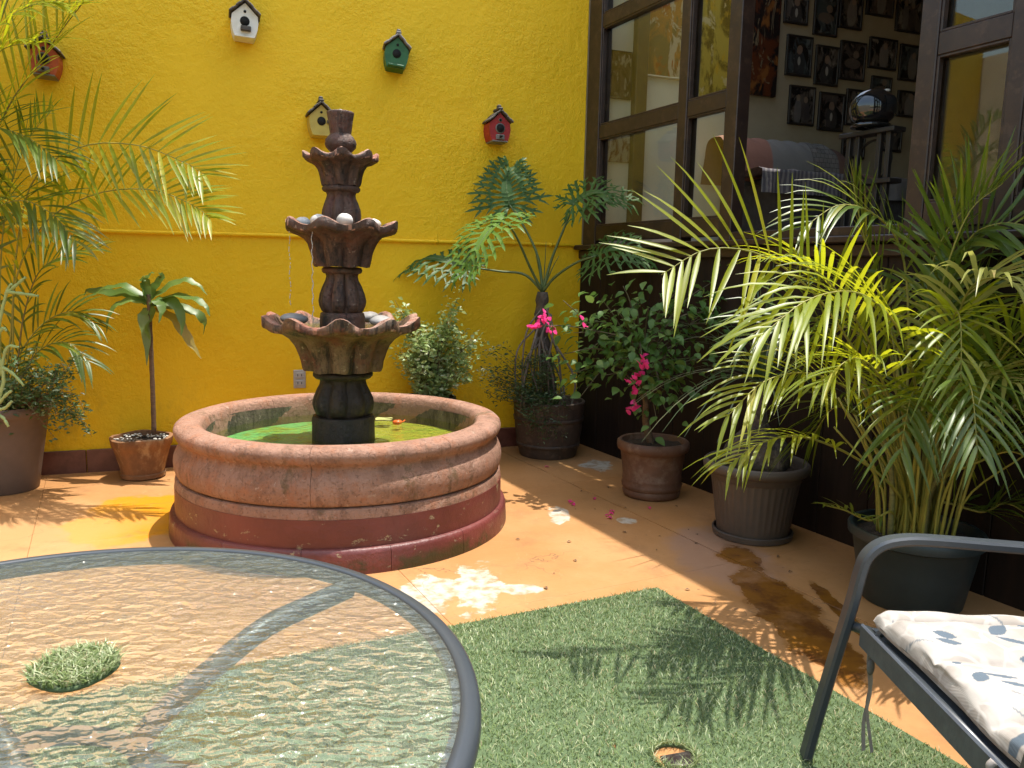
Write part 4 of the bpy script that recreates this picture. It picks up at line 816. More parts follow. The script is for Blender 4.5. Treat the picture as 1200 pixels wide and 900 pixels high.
# big areca palm in the dark teal pot
GP = Vector((1.625, 3.06, 0))
t = thing('teal_pot', 'wide dark teal plastic pot holding the big palm behind the chair', 'pot', GP)
b = pot_lathe([(0, 0), (.185, 0), (.19, .006), (.215, .15), (.232, .25), (.236, .255), (.250, .262), (.253, .29), (.247, .30), (.235, .298), (.228, .27), (.225, .23), (0, .23)], 56); build('body', b, M_BLUEPOT, t, auto=50); soil(t, .228, .26)
rp = thing('areca_palm', 'big bushy areca palm in the teal pot, fronds arching over the chair', 'palm', GP+Vector((0, 0, .25)))
ro = rp.location.copy()
def Rr(x, y, Y): return at(x, y, Y)
M_CANE = surf('palm_cane', (.20, .19, .06), (.13, .12, .04), 20, .6, .3, stretch=(1, 1, 4))
RF = [  # sunlit front fronds: pixel, distance
 ([(1060, 560, 3.0), (1040, 470, 2.98), (1005, 415, 2.9), (955, 345, 2.8), (895, 300, 2.72), (830, 292, 2.65), (775, 322, 2.6)], dict(n=42, ll=.37, vee=.30, droop=.14, start=.34, lw=.0100, twist=-1.2, spread=(1.65, .75)), 0),
 ([(1070, 560, 2.95), (1075, 470, 2.85), (1055, 390, 2.7), (1010, 345, 2.55), (950, 350, 2.42), (890, 395, 2.32)], dict(n=40, ll=.33, vee=.25, droop=.45, start=.36, lw=.0095, twist=-.6), 0),
 ([(1085, 560, 2.98), (1110, 440, 2.9), (1130, 350, 2.75), (1165, 325, 2.6), (1215, 345, 2.45)], dict(n=34, ll=.30, vee=.3, droop=.6, start=.42, lw=.009), 2),
 ([(1050, 575, 2.98), (1000, 535, 2.9), (940, 512, 2.8), (890, 520, 2.7), (855, 545, 2.62)], dict(n=24, ll=.21, vee=.3, droop=.55, start=.45), 0),
 ([(1060, 570, 2.98), (1020, 480, 2.9), (960, 440, 2.75), (900, 445, 2.62), (850, 490, 2.52)], dict(n=32, ll=.25, vee=.3, droop=.45, start=.38, twist=-.6), 0),
 ([(1090, 560, 2.95), (1130, 470, 2.8), (1160, 440, 2.65), (1190, 450, 2.5)], dict(n=26, ll=.26, vee=.4, droop=.5, start=.4), 2),
 ([(1045, 600, 2.98), (1020, 610, 2.92), (990, 598, 2.88), (965, 592, 2.84)], dict(n=14, ll=.10, vee=.4, droop=.3, start=.35, lw=.007), 1),
 ([(1060, 540, 3.05), (1065, 400, 3.08), (1058, 300, 3.1), (1030, 255, 3.05), (985, 240, 2.98), (940, 268, 2.9)], dict(n=34, ll=.27, vee=.3, droop=.4, start=.42, lw=.008, twist=-.8), 1),
 ([(1085, 540, 3.05), (1110, 380, 3.1), (1130, 290, 3.05), (1170, 262, 2.95), (1230, 270, 2.85)], dict(n=38, ll=.36, vee=.4, droop=.12, start=.36, lw=.0105, twist=1.15, spread=(1.6, .7)), 1),
 ([(1075, 540, 3.05), (1085, 400, 3.1), (1090, 320, 3.1), (1110, 270, 3.05), (1140, 235, 3.0)], dict(n=30, ll=.28, vee=.6, droop=.25, start=.5), 1),
 ([(1065, 540, 3.05), (1050, 420, 3.1), (1032, 330, 3.15), (1012, 275, 3.15), (1000, 215, 3.15)], dict(n=26, ll=.22, vee=.3, droop=.1, start=.6, spread=(.5, .2), lw=.008), 1),
 ([(1090, 560, 2.95), (1140, 480, 2.85), (1180, 400, 2.75), (1230, 380, 2.65)], dict(n=32, ll=.3, vee=.4, droop=.45, start=.35), 1),
 ([(1095, 570, 2.95), (1150, 540, 2.8), (1190, 530, 2.7), (1230, 560, 2.6)], dict(n=28, ll=.26, vee=.4, droop=.45, start=.35), 1),
 ([(1070, 560, 2.9), (1085, 500, 2.75), (1100, 480, 2.6), (1120, 500, 2.48)], dict(n=26, ll=.22, vee=.3, droop=.5, start=.4), 1),
 ([(1050, 560, 3.05), (1010, 440, 3.1), (965, 380, 3.1), (920, 370, 3.05), (870, 400, 3.0)], dict(n=32, ll=.28, vee=.35, droop=.4, start=.36, twist=-.7), 1),
 ([(1055, 560, 3.0), (1030, 430, 2.95), (1000, 370, 2.88), (960, 320, 2.8), (910, 305, 2.74)], dict(n=32, ll=.28, vee=.4, droop=.4, start=.45), 0),
 ([(1085, 560, 3.1), (1120, 420, 3.2), (1160, 330, 3.2), (1220, 300, 3.1)], dict(n=32, ll=.30, vee=.5, droop=.4, start=.4), 1),
 ([(1080, 560, 3.1), (1100, 450, 3.22), (1120, 370, 3.28), (1150, 330, 3.25), (1190, 340, 3.15)], dict(n=30, ll=.28, vee=.5, droop=.4, start=.4), 1),
 ([(1060, 560, 3.1), (1050, 450, 3.2), (1030, 370, 3.25), (1000, 330, 3.2), (955, 330, 3.12)], dict(n=30, ll=.26, vee=.5, droop=.4, start=.4), 1),
 ([(1095, 560, 3.0), (1160, 450, 3.0), (1220, 400, 2.9), (1290, 420, 2.8)], dict(n=32, ll=.3, vee=.5, droop=.4, start=.35), 1),
 ([(1095, 570, 3.0), (1170, 520, 2.95), (1230, 500, 2.85), (1290, 540, 2.75)], dict(n=30, ll=.28, vee=.5, droop=.45, start=.35), 1),
 ([(1100, 590, 3.05), (1150, 600, 3.0), (1180, 590, 2.95), (1215, 610, 2.9)], dict(n=24, ll=.22, vee=.4, droop=.4, start=.3), 1),
 ([(1075, 540, 3.0), (1090, 420, 2.95), (1105, 330, 2.9), (1135, 250, 2.85), (1175, 215, 2.8)], dict(n=34, ll=.30, vee=.5, droop=.25, start=.5, lw=.009), 1),
 ([(1065, 560, 2.95), (1050, 490, 2.85), (1030, 440, 2.72), (1000, 420, 2.6), (960, 450, 2.5)], dict(n=30, ll=.26, vee=.3, droop=.5, start=.42), 0)]
M_PALMD = leafmat('palm_leaflet_tan', (.26, .27, .05), (.36, .36, .10), (.38, .27, .10), .40, .38, (.5, .48, .10))
PM = [M_PALM, M_PALMS, M_PALMD]
for i, (P, kw, m_) in enumerate(RF):
    a_ = i*2.4; r_ = .03+.10*((i*.618) % 1)
    kw = dict(kw); kw['n'] = int(kw['n']*1.05); kw['ll'] = kw['ll']*1.08; kw['lw'] = kw.get('lw', .0085)*.9
    frond(rp, [PM[m_], M_RACH], [ro+Vector((r_*math.cos(a_), r_*math.sin(a_), -.02))]+[at(x, y, Y+.03) for x, y, Y in P], org=ro, rr=.0075, **kw)
for k in range(22):                                    # more fronds filling the crown
    a_ = 2*PI*k/22+random.uniform(-.2, .2); d = Vector((math.cos(a_), math.sin(a_), 0)); out = random.uniform(.30, .72); hh_ = random.uniform(.45, 1.15)
    wl = d.x*RN.x+d.y*RN.y
    if wl < 0: out *= max(.25, 1+wl*.9)
    tip = d*out+Vector((0, 0, hh_-random.uniform(.05, .30)))
    if (ro+tip).dot(Vector((1, 0, 0))) < 1.2: continue
    P = [Vector((.06*d.x, .06*d.y, -.02)), d*out*.22+Vector((0, 0, hh_*.55)), d*out*.55+Vector((0, 0, hh_*.98)), d*out*.8+Vector((0, 0, hh_)), tip]
    frond(rp, [M_PALMS if k % 3 else M_PALM, M_RACH], [ro+p for p in P], n=30, ll=random.uniform(.24, .34), lw=.0072, vee=.4, droop=.5, start=.36, org=ro, rr=.006)
for k in range(40):                                    # canes and bare stalks rising from the pot
    a_ = random.uniform(0, 2*PI); r_ = .14*math.sqrt(random.random()); h = random.uniform(.35, .75); ln = random.uniform(.05, .30)
    P = [Vector((r_*math.cos(a_), r_*math.sin(a_), -.02)), Vector((r_*1.3*math.cos(a_), r_*1.3*math.sin(a_), h*.5)), Vector(((r_+ln)*math.cos(a_), (r_+ln)*math.sin(a_), h))]
    if (P[2].x*RN.x+P[2].y*RN.y) < -.25: continue
    b = MB(); th = random.choice((.005, .006, .007, .012)); b.tube(smooth_path(P, 10), [th*(1-.35*q/9) for q in range(10)], 7); build('stalk', b, M_CANE if th > .01 else M_RACH, rp)

# ================================================================== ARTIFICIAL TURF
T0 = on_z(770, 690); T0.z = 0
td = (on_z(530, 735)-T0); td.z = 0; td.normalize()      # along the back edge, leftwards
tr_ = RD.copy()                                          # along the side edge, towards the viewer
TW, TLn = 3.4, 4.2
HOLE = on_z(790, 890); HOLE.z = 0
tf = thing('turf_mat', 'artificial grass mat on the floor with a small round hole', 'grass mat', T0)
M_BACK = surf('turf_backing', (.09, .135, .055), (.06, .095, .04), 60, .9, .6, 200, .004, world=True)
hl = HOLE-T0; hu = hl.dot(td-tr_*td.dot(tr_))/(1-td.dot(tr_)**2); hv = hl.dot(tr_-td*td.dot(tr_))/(1-td.dot(tr_)**2)
HR = .056
b = MB(); sq = .12; n = 32
def tq(u, v, z=.006): q = td*u+tr_*v; return (q.x, q.y, z)
# plate with a round hole: ring around the hole, then the outer plate in four pieces
ring_i = [(hl.x+HR*math.cos(2*PI*k/n), hl.y+HR*math.sin(2*PI*k/n), .006) for k in range(n)]
ring_o = []
for k in range(n):
    dx, dy = math.cos(2*PI*k/n), math.sin(2*PI*k/n); dv = Vector((dx, dy, 0)); du_ = dv.dot(td-tr_*td.dot(tr_))/(1-td.dot(tr_)**2); dvv = dv.dot(tr_-td*td.dot(tr_))/(1-td.dot(tr_)**2); m_ = sq/max(abs(du_), abs(dvv)); ring_o.append(tq(hu+du_*m_, hv+dvv*m_))
b.add(ring_i+ring_o, [(k, (k+1) % n, (k+1) % n+n, k+n) for k in range(n)], False)
b.add(ring_i+[(x, y, .0005) for x, y, z in ring_i], [(k, k+n, (k+1) % n+n, (k+1) % n) for k in range(n)], False)
for (u0, u1, v0, v1) in ((0, hu-sq, 0, TLn), (hu+sq, TW, 0, TLn), (hu-sq, hu+sq, 0, hv-sq), (hu-sq, hu+sq, hv+sq, TLn)):
    b.add([tq(u0, v0), tq(u0, v1), tq(u1, v1), tq(u1, v0)], [(0, 1, 2, 3)], False)
b.add([tq(0, 0), tq(TW, 0), tq(TW, 0, .0005), tq(0, 0, .0005), tq(0, TLn), tq(0, TLn, .0005)], [(0, 1, 2, 3), (4, 0, 3, 5)], False)
build('backing', b, M_BACK, tf)
def grass_material():
    t = NT('turf_blade'); r = t.n('NewGeometry').outputs['Random Per Island']
    c = t.mix(t.ramp(r, .0, .55), (.115, .175, .05), (.24, .31, .115)); c = t.mix(t.ramp(r, .62, .66), c, (.46, .50, .29)); c = t.mix(t.ramp(r, .93, .95), c, (.42, .36, .20))
    a_ = t.bsdf(c, .42, Specular_IOR_Level=.5); bb = t.n('BsdfTranslucent', {'Color': c}).outputs[0]
    return t.done(t.shmix(.2, a_, bb))
M_BLADE = grass_material()
def blades(name, parent, pos, h, wdt, lean, z0, mat):
    n = len(pos); a_ = rng.random(n)*2*PI; la = rng.random(n)*2*PI; hh = h*(.6+.7*rng.random(n)); ln = lean*hh*(.3+rng.random(n)*1.2)
    dx, dy = np.cos(a_)*wdt/2, np.sin(a_)*wdt/2; V = np.zeros((n, 5, 3)); lx, ly = np.cos(la)*ln, np.sin(la)*ln
    V[:, 0] = np.c_[pos[:, 0]-dx, pos[:, 1]-dy, np.full(n, z0)]; V[:, 1] = np.c_[pos[:, 0]+dx, pos[:, 1]+dy, np.full(n, z0)]
    V[:, 2] = np.c_[pos[:, 0]+dx*.8+lx*.4, pos[:, 1]+dy*.8+ly*.4, z0+hh*.6]; V[:, 3] = np.c_[pos[:, 0]-dx*.8+lx*.4, pos[:, 1]-dy*.8+ly*.4, z0+hh*.6]
    V[:, 4] = np.c_[pos[:, 0]+lx, pos[:, 1]+ly, z0+hh*.92]
    me = bpy.data.meshes.new(name); base = np.arange(n)[:, None]*5
    loops = np.concatenate([base+np.array([[0, 1, 2, 3]]), base+np.array([[3, 2, 4]])], 1)
    me.vertices.add(n*5); me.vertices.foreach_set('co', V.reshape(-1)); me.loops.add(n*7); me.loops.foreach_set('vertex_index', loops.reshape(-1).astype(np.int32))
    me.polygons.add(n*2); st_ = np.arange(n)[:, None]*7+np.array([[0, 4]]); me.polygons.foreach_set('loop_start', st_.reshape(-1).astype(np.int32)); me.polygons.foreach_set('loop_total', np.tile([4, 3], n).astype(np.int32))
    me.update(calc_edges=True); me.validate(); me.materials.append(mat)
    return stuff(link(name, me, parent))
n = 270000; u = rng.random(n)*TW; v = rng.random(n)**1.15*TLn; P2 = np.c_[td.x*u+tr_.x*v, td.y*u+tr_.y*v]
keep = np.hypot(P2[:, 0]-hl.x, P2[:, 1]-hl.y) > HR+.002
P2 = P2[keep]; W2 = P2+np.array([T0.x, T0.y]); P2 = P2[(W2[:, 1] > .5)]
blades('grass_blades', tf, P2, .0115, .0027, .9, .006, M_BLADE)
# loose tuft edge round the hole
n = 500; a_ = rng.random(n)*2*PI; blades('hole_fringe', tf, np.c_[hl.x+(HR+.003)*np.cos(a_), hl.y+(HR+.003)*np.sin(a_)], .022, .0022, 1.1, .006, M_BLADE)
M_DRAIN = surf('drain_metal', (.035, .025, .022), (.06, .05, .045), 30, .35, .3, metal=.4)
b = MB(); b.box((0, 0, .0045), (.086, .06, .007), .3, .002); b.lathe([(.014, .0092), (.022, .0105), (.026, .0081)], 24); o = build('drain_cap', b, M_DRAIN, None, HOLE+Vector((.012, -.012, 0))); tag(o, 'small dark metal cap at the bottom of the turf hole', 'cap')

# ================================================================== TABLE
TC = Vector((-.628, .933, 0)); TR = .590; TZ = .72
M_STEEL = surf('charcoal_powder_coat', (.042, .050, .058), (.035, .042, .050), 8, .38, .06, 200, .0006, coat=.1)
tb_ = thing('glass_table', 'round patio table with rippled glass top and charcoal metal rim', 'table', TC)
b = MB(); rim = [(.573, .690), (.590, .688), (.595, .692), (.598, .704), (.596, .716), (.590, .7205), (.580, .7225), (.572, .7225), (.570, .719), (.570, .694)]
b.lathe(rim, 128, closed=True); build('rim', b, M_STEEL, tb_)
b = MB(); b.lathe([(.5705, .700), (.560, .700), (.560, .7125), (.5705, .7125)], 128, closed=True); build('rim_lip', b, M_STEEL, tb_, auto=40)
def ripple_glass():
    t = NT('rippled_glass'); P = t.pos()
    v = t.map(P, (30, 50, 1), rot=(0, 0, -.12)); v2 = t.n('VectorMath', {0: v, 1: t.n('VectorMath', {0: t.n('TexNoise', {'Vector': t.map(P, (30, 40, 1)), 'Scale': 1.0, 'Detail': 2.0}).outputs['Color'], 1: (2.1, 2.1, 0)}, operation='MULTIPLY').outputs[0]}, operation='ADD').outputs[0]
    h = t.n('TexVoronoi', {'Vector': v2, 'Scale': 1.0, 'Smoothness': .30}, feature='SMOOTH_F1').outputs[0]
    nb = t.bump(h, 1.0, .0115)
    rf = t.n('BsdfRefraction', {'Color': (.93, .97, .94), 'Roughness': .0, 'IOR': 1.12, 'Normal': nb}).outputs[0]
    tr = t.n('BsdfTransparent', {'Color': (.93, .97, .94)}).outputs[0]
    df = t.n('BsdfDiffuse', {'Color': (.66, .72, .62), 'Normal': nb}).outputs[0]
    gl = t.n('BsdfGlossy', {'Color': (1, 1, 1), 'Roughness': .05, 'Normal': nb}).outputs[0]
    body = t.shmix(.44, tr, rf); body = t.shmix(.10, body, df)
    return t.done(t.shmix(t.math('MULTIPLY', t.schlick(.04, nb), .6), body, gl))
t_ = NT('plain_glass'); M_UNDER = t_.done(t_.n('BsdfTransparent', {'Color': (.95, .98, .96)}).outputs[0])
b = MB(); b.lathe([(.0, .7192), (.2, .7192), (.572, .7192)], 96, smooth=False); b.lathe([(.572, .7192), (.572, .7132), (.2, .7132), (.0, .7132)], 96, smooth=False, mi=1); build('glass_top', b, [ripple_glass(), M_UNDER], tb_)
AZ0 = math.radians(54)
for k in range(4):
    a_ = AZ0+k*PI/2; ca, sa = math.cos(a_), math.sin(a_)
    prof = [(.568, .694), (.48, .692), (.385, .686), (.29, .655), (.21, .622), (.170, .595), (.168, .565), (.205, .525), (.27, .47), (.36, .36), (.44, .22), (.50, .08), (.525, .012)]
    if k == 1: ca, sa = math.cos(math.radians(148)), math.sin(math.radians(148)); prof = [(.568, .694), (.40, .70), (.2, .70), (.10, .69), (.01, .655), (-.05, .59), (-.06, .5), (.02, .35), (.22, .2), (.45, .05), (.525, .012)]
    path = smooth_path([(r*ca, r*sa, z) for r, z in prof], 44); b = MB(); b.tube(path, .018, 12); lg = build('leg', b, M_STEEL, tb_)
    b = MB(); b.lathe([(0, 0), (.022, 0), (.024, .006), (.022, .02), (.018, .024), (0, .024)], 20, c=(.525*ca, .525*sa, 0)); build('foot_cap', b, M_BLACKPOT, lg)
b = MB(); b.lathe([(.152, .572), (.163, .572), (.163, .597), (.152, .597)], 48, closed=True); build('leg_ring', b, M_STEEL, tb_, auto=40)
# plug of turf lying on the glass
pg = thing('turf_plug', 'round plug of artificial grass lying on the glass table', 'turf', Vector((-.594, 1.024, .7196)))
b = MB(); b.lathe([(0, 0), (.052, 0), (.055, .003), (.053, .007), (0, .0075)], 32, lambda th, j, p: (p[0]*(1+.04*math.sin(4*th)), p[1])); build('backing', b, M_BACK, pg)
n = 3200; r_ = .054*np.sqrt(rng.random(n)); a_ = rng.random(n)*2*PI; blades('grass_blades', pg, np.c_[r_*np.cos(a_), r_*np.sin(a_)], .013, .0024, 1.1, .006, M_BLADE)

# ================================================================== CHAIR
CH = Vector((.93, 1.60, 0)); CHR = .0
ch = thing('patio_chair', 'charcoal metal patio armchair with leaf print cushion facing the table', 'chair', CH, CHR)
sect = []
hw, hh2, c_ = .021, .0125, .006
for (u_, w_) in ((hh2, hw-c_), (hh2, -hw+c_), (hh2-c_, -hw), (-hh2+c_, -hw), (-hh2, -hw+c_), (-hh2, hw-c_), (-hh2+c_, hw), (hh2-c_, hw)): sect.append((u_, w_))
YA = .36          # half width between the arms
for s_ in (1, -1):
    y = s_*YA
    P = [(-.125, y, .012), (-.105, y, .12), (-.072, y, .28), (-.038, y, .44), (-.022, y, .53), (-.008, y, .572), (.024, y, .602), (.072, y, .615), (.14, y, .617), (.30, y, .607), (.46, y, .597), (.55, y, .592)]
    path = smooth_path(P, 60); V = []; n = len(sect)
    for i, p in enumerate(path):
        t_ = (path[min(i+1, 59)]-path[max(i-1, 0)]).normalized(); sd = Vector((0, 1, 0)); nn = t_.cross(sd).normalized()
        V += [p+nn*u_+sd*w_ for u_, w_ in sect]
    b = MB(); b.add(V, [(i*n+k, i*n+(k+1) % n, (i+1)*n+(k+1) % n, (i+1)*n+k) for i in range(59) for k in range(n)], True); b.add(V[:n], [tuple(range(n))], False); b.add(V[-n:], [tuple(range(n))[::-1]], False)
    build('arm_frame', b, M_STEEL, ch, auto=30)
    b = MB(); b.tube([(.545, y*.93, .0), (.50, y*.93, .2), (.475, y*.93, .38), (.52, y*.93, .60), (.60, y*.93, .95)], .015, 10); build('back_leg', b, M_STEEL, ch)
    b = MB(); b.tube([(.0, y*.86, .385), (.25, y*.86, .375), (.50, y*.86, .36)], .015, 10); build('seat_rail', b, M_STEEL, ch)
    b = MB(); b.tube([(-.04, y, .385), (.01, y*.84, .385)], .013, 10); build('seat_bracket', b, M_STEEL, ch)
b = MB(); b.tube([(-.015, -YA*.88, .388), (-.015, YA*.88, .388)], .016, 10); build('front_rail', b, M_STEEL, ch)
b = MB(); b.tube([(.60, -YA*.93, .95), (.615, -YA*.6, .985), (.615, YA*.6, .985), (.60, YA*.93, .95)], .015, 10); build('top_rail', b, M_STEEL, ch)
b = MB(); b.box((-.030, 0, .382), (.010, YA*1.72, .062), 0, .004); build('front_band', b, surf('slate_band', (.075, .090, .11), (.06, .07, .088), 14, .6, .4, 60, .003), ch)
M_SLING = surf('grey_sling', (.075, .085, .10), (.055, .063, .075), 20, .7, .5, 300, .0008)
b = MB(); nx, ny = 16, 16; V = []
for i in range(nx+1):
    for j in range(ny+1): x = -.018+.52*i/nx; y = (-.5+j/ny)*.60; V.append((x, y, .392-.02*i/nx-.018*math.sin(PI*j/ny)*math.sin(PI*i/nx)-(.05*max(0, 1-i/1.2) if i < 2 else 0)))
b.add(V, [(i*(ny+1)+j, (i+1)*(ny+1)+j, (i+1)*(ny+1)+j+1, i*(ny+1)+j+1) for i in range(nx) for j in range(ny)]); build('seat_sling', b, M_SLING, ch)
b = MB(); V = []
for i in range(9):
    for j in range(9): u_ = i/8; V.append((.487+.13*u_, (-.5+j/8)*.58, .42+.54*u_))
b.add(V, [(i*9+j, (i+1)*9+j, (i+1)*9+j+1, i*9+j+1) for i in range(8) for j in range(8)]); build('back_sling', b, M_SLING, ch)
# cushion with printed leaves
def cushion_mesh():
    nx, ny = 150, 170; x0, x1, y0, y1 = -.005, .475, -.315, .30; V = []; C_ = []; Fc = []
    prints = [(*(lambda q: (q.x-CH.x, q.y-CH.y))(on_z(px_, py_, .468)), ra_, rb_, ro_, 0) for px_, py_, ra_, rb_, ro_ in ((1117, 724, .036, .013, .05), (1112, 748, .028, .015, -.35), (1188, 745, .038, .014, -.5), (1108, 803, .026, .015, .75), (1098, 789, .009, .005, .3), (1172, 789, .036, .009, -.1), (1190, 800, .03, .010, -.2), (1195, 860, .03, .012, .4))]+[(.33, .215, .036, .016, .15, 0), (.088, .150, .026, .017, -.45, 0), (.235, .19, .045, .017, .75, 0), (.245, .055, .05, .014, .2, 0), (.052, -.055, .03, .016, .9, 0), (.19, -.06, .04, .014, .35, 0), (.28, -.16, .045, .018, .5, 0), (.10, -.22, .035, .016, .1, 0), (.36, .14, .045, .016, .3, 0), (.40, -.03, .045, .018, .9, 0), (.036, .005, .012, .008, .2, 0), (.33, -.25, .04, .016, .8, 0)]
    arcs = [(.055, .175, .075, 3.5, 4.5), (.045, .245, .03, 3.1, 4.2), (.20, .21, .09, .4, 1.2), (.16, -.02, .12, 4.0, 4.8), (.26, -.10, .10, 1.0, 2.0), (.13, -.14, .08, 3.4, 4.4)]
    for side in (1, -1):
        for i in range(nx+1):
            for j in range(ny+1):
                u_, v_ = i/nx, j/ny; x = x0+(x1-x0)*u_; y = y0+(y1-y0)*v_
                ex = min(u_, 1-u_)*(x1-x0); ey = min(v_, 1-v_)*(y1-y0); R_ = .030
                e1 = math.sqrt(max(0, 1-max(0, 1-ex/R_)**2)); e2 = math.sqrt(max(0, 1-max(0, 1-ey/R_)**2)); z = .030*e1*e2
                if side > 0:
                    seam = min(abs(y-(.035+.008*math.sin(x*22))), abs(y+.20), abs(y-.24)*1.6); z += .012*e1*e2*(1-math.exp(-(seam/.03)**2))-.010*math.exp(-(seam/.010)**2)*e1
                    z += .0025*math.sin(x*37+y*11)*e1*e2+.002*math.sin(y*45-x*9)*e1*e2+.0015*math.sin(y*60+2*math.sin(x*30))*math.exp(-(ex/.04)**2)*e2
                else: z = -.022*e1*e2
                V.append((x-(.006*math.sin(v_*9) if u_ < .02 else 0), y, z))
                k_ = 0.0
                if side > 0:
                    for (a, c, ra, rb, ro_, _) in prints:
                        dx, dy = x-a, y-c; p_ = dx*math.cos(ro_)+dy*math.sin(ro_); q_ = -dx*math.sin(ro_)+dy*math.cos(ro_); w_ = rb*(1-(p_/ra)**2) if abs(p_) < ra else -1
                        if abs(q_) < w_: k_ = 1.0
                    for (a, c, r, t0, t1) in arcs:
                        d_ = math.hypot(x-a, y-c); t_ = math.atan2(y-c, x-a) % (2*PI)
                        if abs(d_-r) < .0022 and t0 < t_ < t1: k_ = .8
                C_.append(k_)
    m = (nx+1)*(ny+1)
    for i in range(nx):
        for j in range(ny):
            a = i*(ny+1)+j; Fc.append((a, a+ny+1, a+ny+2, a+1)); Fc.append((a+m, a+1+m, a+ny+2+m, a+ny+1+m))
    mb = MB(); mb.add(V, Fc); me = mb.mesh('cushion'); at_ = me.attributes.new('leaf_print', 'FLOAT', 'POINT'); at_.data.foreach_set('value', C_); return me
def cushion_material():
    t = NT('printed_cushion_fabric'); k_ = t.n('Attribute', attribute_name='leaf_print').outputs['Fac']; O = t.obj()
    vn = t.n('TexVoronoi', {'Vector': t.n('VectorMath', {0: O, 1: t.n('VectorMath', {0: t.n('TexNoise', {'Vector': O, 'Scale': 9.0}).outputs['Color'], 1: (.12, .12, .12)}, operation='MULTIPLY').outputs[0]}, operation='ADD').outputs[0], 'Scale': 13.0}, feature='DISTANCE_TO_EDGE').outputs[0]
    c = t.mix(t.ramp(vn, .03, .10), (.44, .41, .37), t.ramp(t.noise(O, 9, 4), .4, .62, (.33, .295, .255), (.40, .365, .325)))
    c = t.mix(k_, c, (.085, .115, .145))
    wv = t.n('TexWave', {'Vector': O, 'Scale': 260.0}).outputs[1]
    return t.done(t.bsdf(c, .85, t.bump(t.math('ADD', t.noise(O, 30, 5), t.math('MULTIPLY', wv, .1)), .35, .004), Sheen_Weight=.2, Specular_IOR_Level=.25))
cm = cushion_mesh(); M_CUSH = cushion_material(); cm.materials.append(M_CUSH)
cu = link('seat_cushion', cm, None, CH+Vector((0, 0, .425))); cu.rotation_euler = (0, .035, 0); tag(cu, 'off white chair cushion printed with blue grey leaves and tied to the frame', 'cushion')
M_RIB_ = surf('cushion_ribbon', (.36, .33, .30), (.30, .27, .25), 30, .85, .3)
M_RIBD = surf('cushion_ribbon_dark', (.12, .12, .12), (.09, .09, .09), 30, .85, .3)
cu_inv = Vector(cu.location)
for P, m_, w_ in (([(1031, 740), (1022, 752), (1019, 775), (1022, 810), (1016, 845), (1017, 880)], M_RIB_, .006), ([(1031, 741), (1024, 755), (1021, 780), (1023, 800), (1019, 830), (1027, 882)], M_RIB_, .005)):
    b = MB(); strip(b, smooth_path([at(x, y, 1.86)-cu_inv for x, y in P], 22), [w_]*22, Vector((.3, -1, .1)), .15); build('tie_ribbon', b, m_, cu)
b = MB(); b.ball(at(1022, 782, 1.855)-cu_inv, (.010, .008, .022), 10, 8); build('ribbon_knot', b, M_RIBD, cu)
b = MB(); b.tube(smooth_path([at(1165, 893, 1.33)-cu_inv, at(1160, 900, 1.33)-cu_inv, at(1168, 915, 1.33)-cu_inv], 10), .007, 8); build('tie_ribbon', b, M_RIB_, cu)

# ================================================================== ROOM CONTENTS
def pic_material(name, cols, scale=6, seed=0, dark=(.012, .010, .010), figure=None):
    t = NT(name); v = t.map(t.obj(), (1, 1, .55), (seed*3.7, seed*1.3, seed*2.1)); n1 = t.noise(v, scale, 6, .65, 1.2); n2 = t.noise(t.map(v, loc=(5, 5, 5)), scale*1.7, 5, .6, .5)
    c = t.mix(t.ramp(n1, .44, .56), dark, cols[0]); c = t.mix(t.ramp(n2, .54, .64), c, cols[1])
    if len(cols) > 2: c = t.mix(t.ramp(t.noise(t.map(v, loc=(1, 8, 2)), scale*1.3, 5, .7, .8), .57, .62), c, cols[2])
    if figure:
        for (fx, fz, rx, rz, cc) in figure:
            q = t.map(t.map(t.obj(), loc=(-fx, 0, -fz)), (1/rx, 0, 1/rz)); d = t.n('VectorMath', {0: q}, operation='LENGTH').outputs['Value']
            c = t.mix(t.math('MULTIPLY', t.ramp(t.math('MULTIPLY_ADD', t.math('SUBTRACT', n2, .5), .9, d), 1.06, .9), .8), c, cc)
    return t.done(t.bsdf(c, .22, Specular_IOR_Level=.5))
M_PFRAME = surf('black_picture_frame', (.016, .013, .012), (.024, .018, .015), 10, .4, .1)
def picture(e0, z0, e1, z1, label, mat, frame=M_PFRAME, fw=.018, d=.022, cat='picture', group=None, name='framed_picture', tilt=0):
    cx_, cz_, wx, wz = (e0+e1)/2, (z0+z1)/2, abs(e1-e0), abs(z1-z0)
    t = thing(name, label, cat, K+YD*cx_+YN*(.014 if cx_ < 1.22 else .001)+Vector((0, 0, cz_)), A_Y, group); t.rotation_euler = (0, tilt, A_Y)
    if fw:
        for (x, z, sx, sz) in ((0, wz/2-fw/2, wx, fw), (0, -wz/2+fw/2, wx, fw), (-wx/2+fw/2, 0, fw, wz-2*fw), (wx/2-fw/2, 0, fw, wz-2*fw)): b = MB(); b.box((x, -d/2, z), (sx, d, sz), 0, .003); build('frame_bar', b, frame, t)
    b = MB(); b.box((0, -d*.35 if fw else -d/2, 0), (wx-(2*fw-.002 if fw else 0), d*.7 if fw else d, wz-(2*fw-.002 if fw else 0)), 0, 0 if fw else .002); build('image', b, mat, t)
